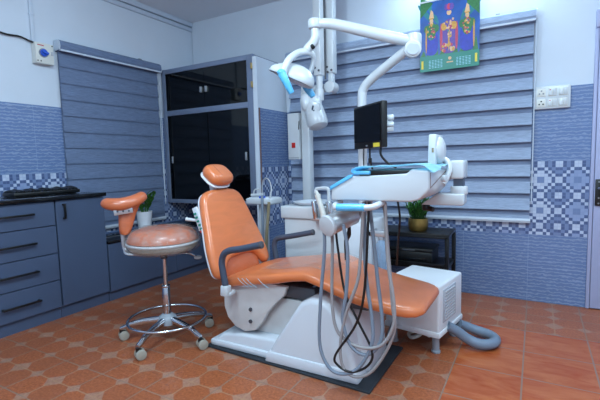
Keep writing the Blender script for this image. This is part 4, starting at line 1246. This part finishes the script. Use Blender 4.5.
def hose(pts, r, m, dy=0.0):
    n = len(pts)
    P = [(x, YH - 0.005 + dy * (i / (n - 1) - 0.5), max(z, 0.06)) for i, (x, z) in enumerate(pts)]
    return obj('hose', MB().tube(P, r, 10, 6), m, du)
hose([(-0.838, 0.79), (-0.84, 0.689), (-0.868, 0.436), (-0.877, 0.227), (-0.831, 0.123), (-0.759, 0.108), (-0.681, 0.158), (-0.621, 0.279), (-0.62, 0.391), (-0.649, 0.611), (-0.652, 0.92)], 0.0085, 'hoseg', 0.03)
hose([(-0.81, 0.79), (-0.809, 0.692), (-0.814, 0.444), (-0.791, 0.313), (-0.716, 0.262), (-0.629, 0.260), (-0.564, 0.296), (-0.519, 0.386), (-0.516, 0.489), (-0.54, 0.671), (-0.551, 0.92)], 0.0078, 'hosew', -0.02)
hose([(-0.641, 0.92), (-0.658, 0.705), (-0.678, 0.562), (-0.739, 0.403), (-0.772, 0.229), (-0.753, 0.131), (-0.689, 0.108), (-0.607, 0.17), (-0.523, 0.345), (-0.532, 0.495), (-0.566, 0.92)], 0.0075, 'hosew', 0.05)
hose([(-0.797, 0.80), (-0.784, 0.694), (-0.752, 0.501), (-0.686, 0.37), (-0.62, 0.247), (-0.64, 0.175), (-0.718, 0.128), (-0.786, 0.148), (-0.793, 0.20), (-0.686, 0.37), (-0.643, 0.548), (-0.618, 0.92)], 0.0058, 'black', -0.04)
hose([(-0.735, 0.82), (-0.72, 0.699), (-0.732, 0.513), (-0.755, 0.368), (-0.717, 0.25), (-0.64, 0.225), (-0.575, 0.33), (-0.60, 0.6), (-0.635, 0.92)], 0.0085, 'hoseg', 0.06)
obj('instrument_cable', MB().tube([(-0.545, 1.85, 0.915), (-0.535, 1.85, 0.83), (-0.55, 1.87, 0.72), (-0.565, 1.9, 0.60)], 0.005, 8), 'black', du)
obj('service_plug', MB().tube([(-0.79, 1.86, 0.83), (-0.80, 1.88, 0.74), (-0.82, 1.89, 0.70), (-0.83, 1.9, 0.6)], [0.004, 0.012, 0.012, 0.004], 8, 4), 'black', du)
# film viewer
vw = obj('film_viewer', MB().obox((-0.403, 1.97, 1.137), (0.034, 0.15, 0.142), Matrix.Rotation(0.03, 3, 'Y'), 0.005), 'white', du)
obj('viewer_back', MB().ball((-0.387, 1.975, 1.135), (0.028, 0.07, 0.066), 24), 'white', vw)
obj('viewer_label', MB().box(-0.4035, -0.3955, 1.892, 1.896, 1.128, 1.148), 'tan', vw)
obj('viewer_arm', MB().tube([(-0.375, 1.99, 1.10), (-0.352, 1.985, 1.085), (-0.342, 1.975, 1.05), (-0.352, 1.96, 1.01), (-0.365, 1.94, 0.985)], 0.013, 12, 5).cyl((-0.36, 1.90, 1.012), (-0.342, 1.895, 1.012), 0.016, seg=18, bev=0.002), 'white', vw)
# arm carrying the unit
am = obj('support_arm', MB().prism([(-0.47, 0.885), (-0.285, 0.885), (-0.278, 0.893), (-0.278, 0.938), (-0.395, 0.938)], 'xz', 1.97, 2.06, 0.008, 3), 'white', du)
obj('arm_cup', MB().cyl((-0.306, 2.015, 0.932), (-0.306, 2.015, 0.972), 0.038, seg=26, bev=0.006), 'white', am)
obj('arm_spindle', MB().box(-0.328, -0.284, 1.995, 2.04, 0.968, 1.012), 'darkgrey', am)
obj('spring_arm', MB().prism([(-0.345, 1.005), (-0.283, 1.005), (-0.283, 1.09), (-0.345, 1.09)], 'xz', 1.985, 2.12, 0.010, 3).tube([(-0.314, 2.1, 1.045), (-0.42, 2.35, 1.01), (-0.55, 2.52, 0.99)], [0.032, 0.03], 12, 2).tube([(-0.55, 2.52, 0.99), (-0.75, 2.56, 0.985), (-0.985, 2.56, 0.98)], 0.028, 12, 2).cyl((-0.985, 2.56, 0.93), (-0.985, 2.56, 1.02), 0.045, seg=20, bev=0.005), 'white', du)
obj('lock_knob', MB().cyl((-0.452, 2.0, 0.885), (-0.452, 2.0, 0.855), 0.018, seg=16, bev=0.004).cyl((-0.452, 2.0, 0.868), (-0.415, 1.985, 0.862), 0.012, seg=12), 'black', am)
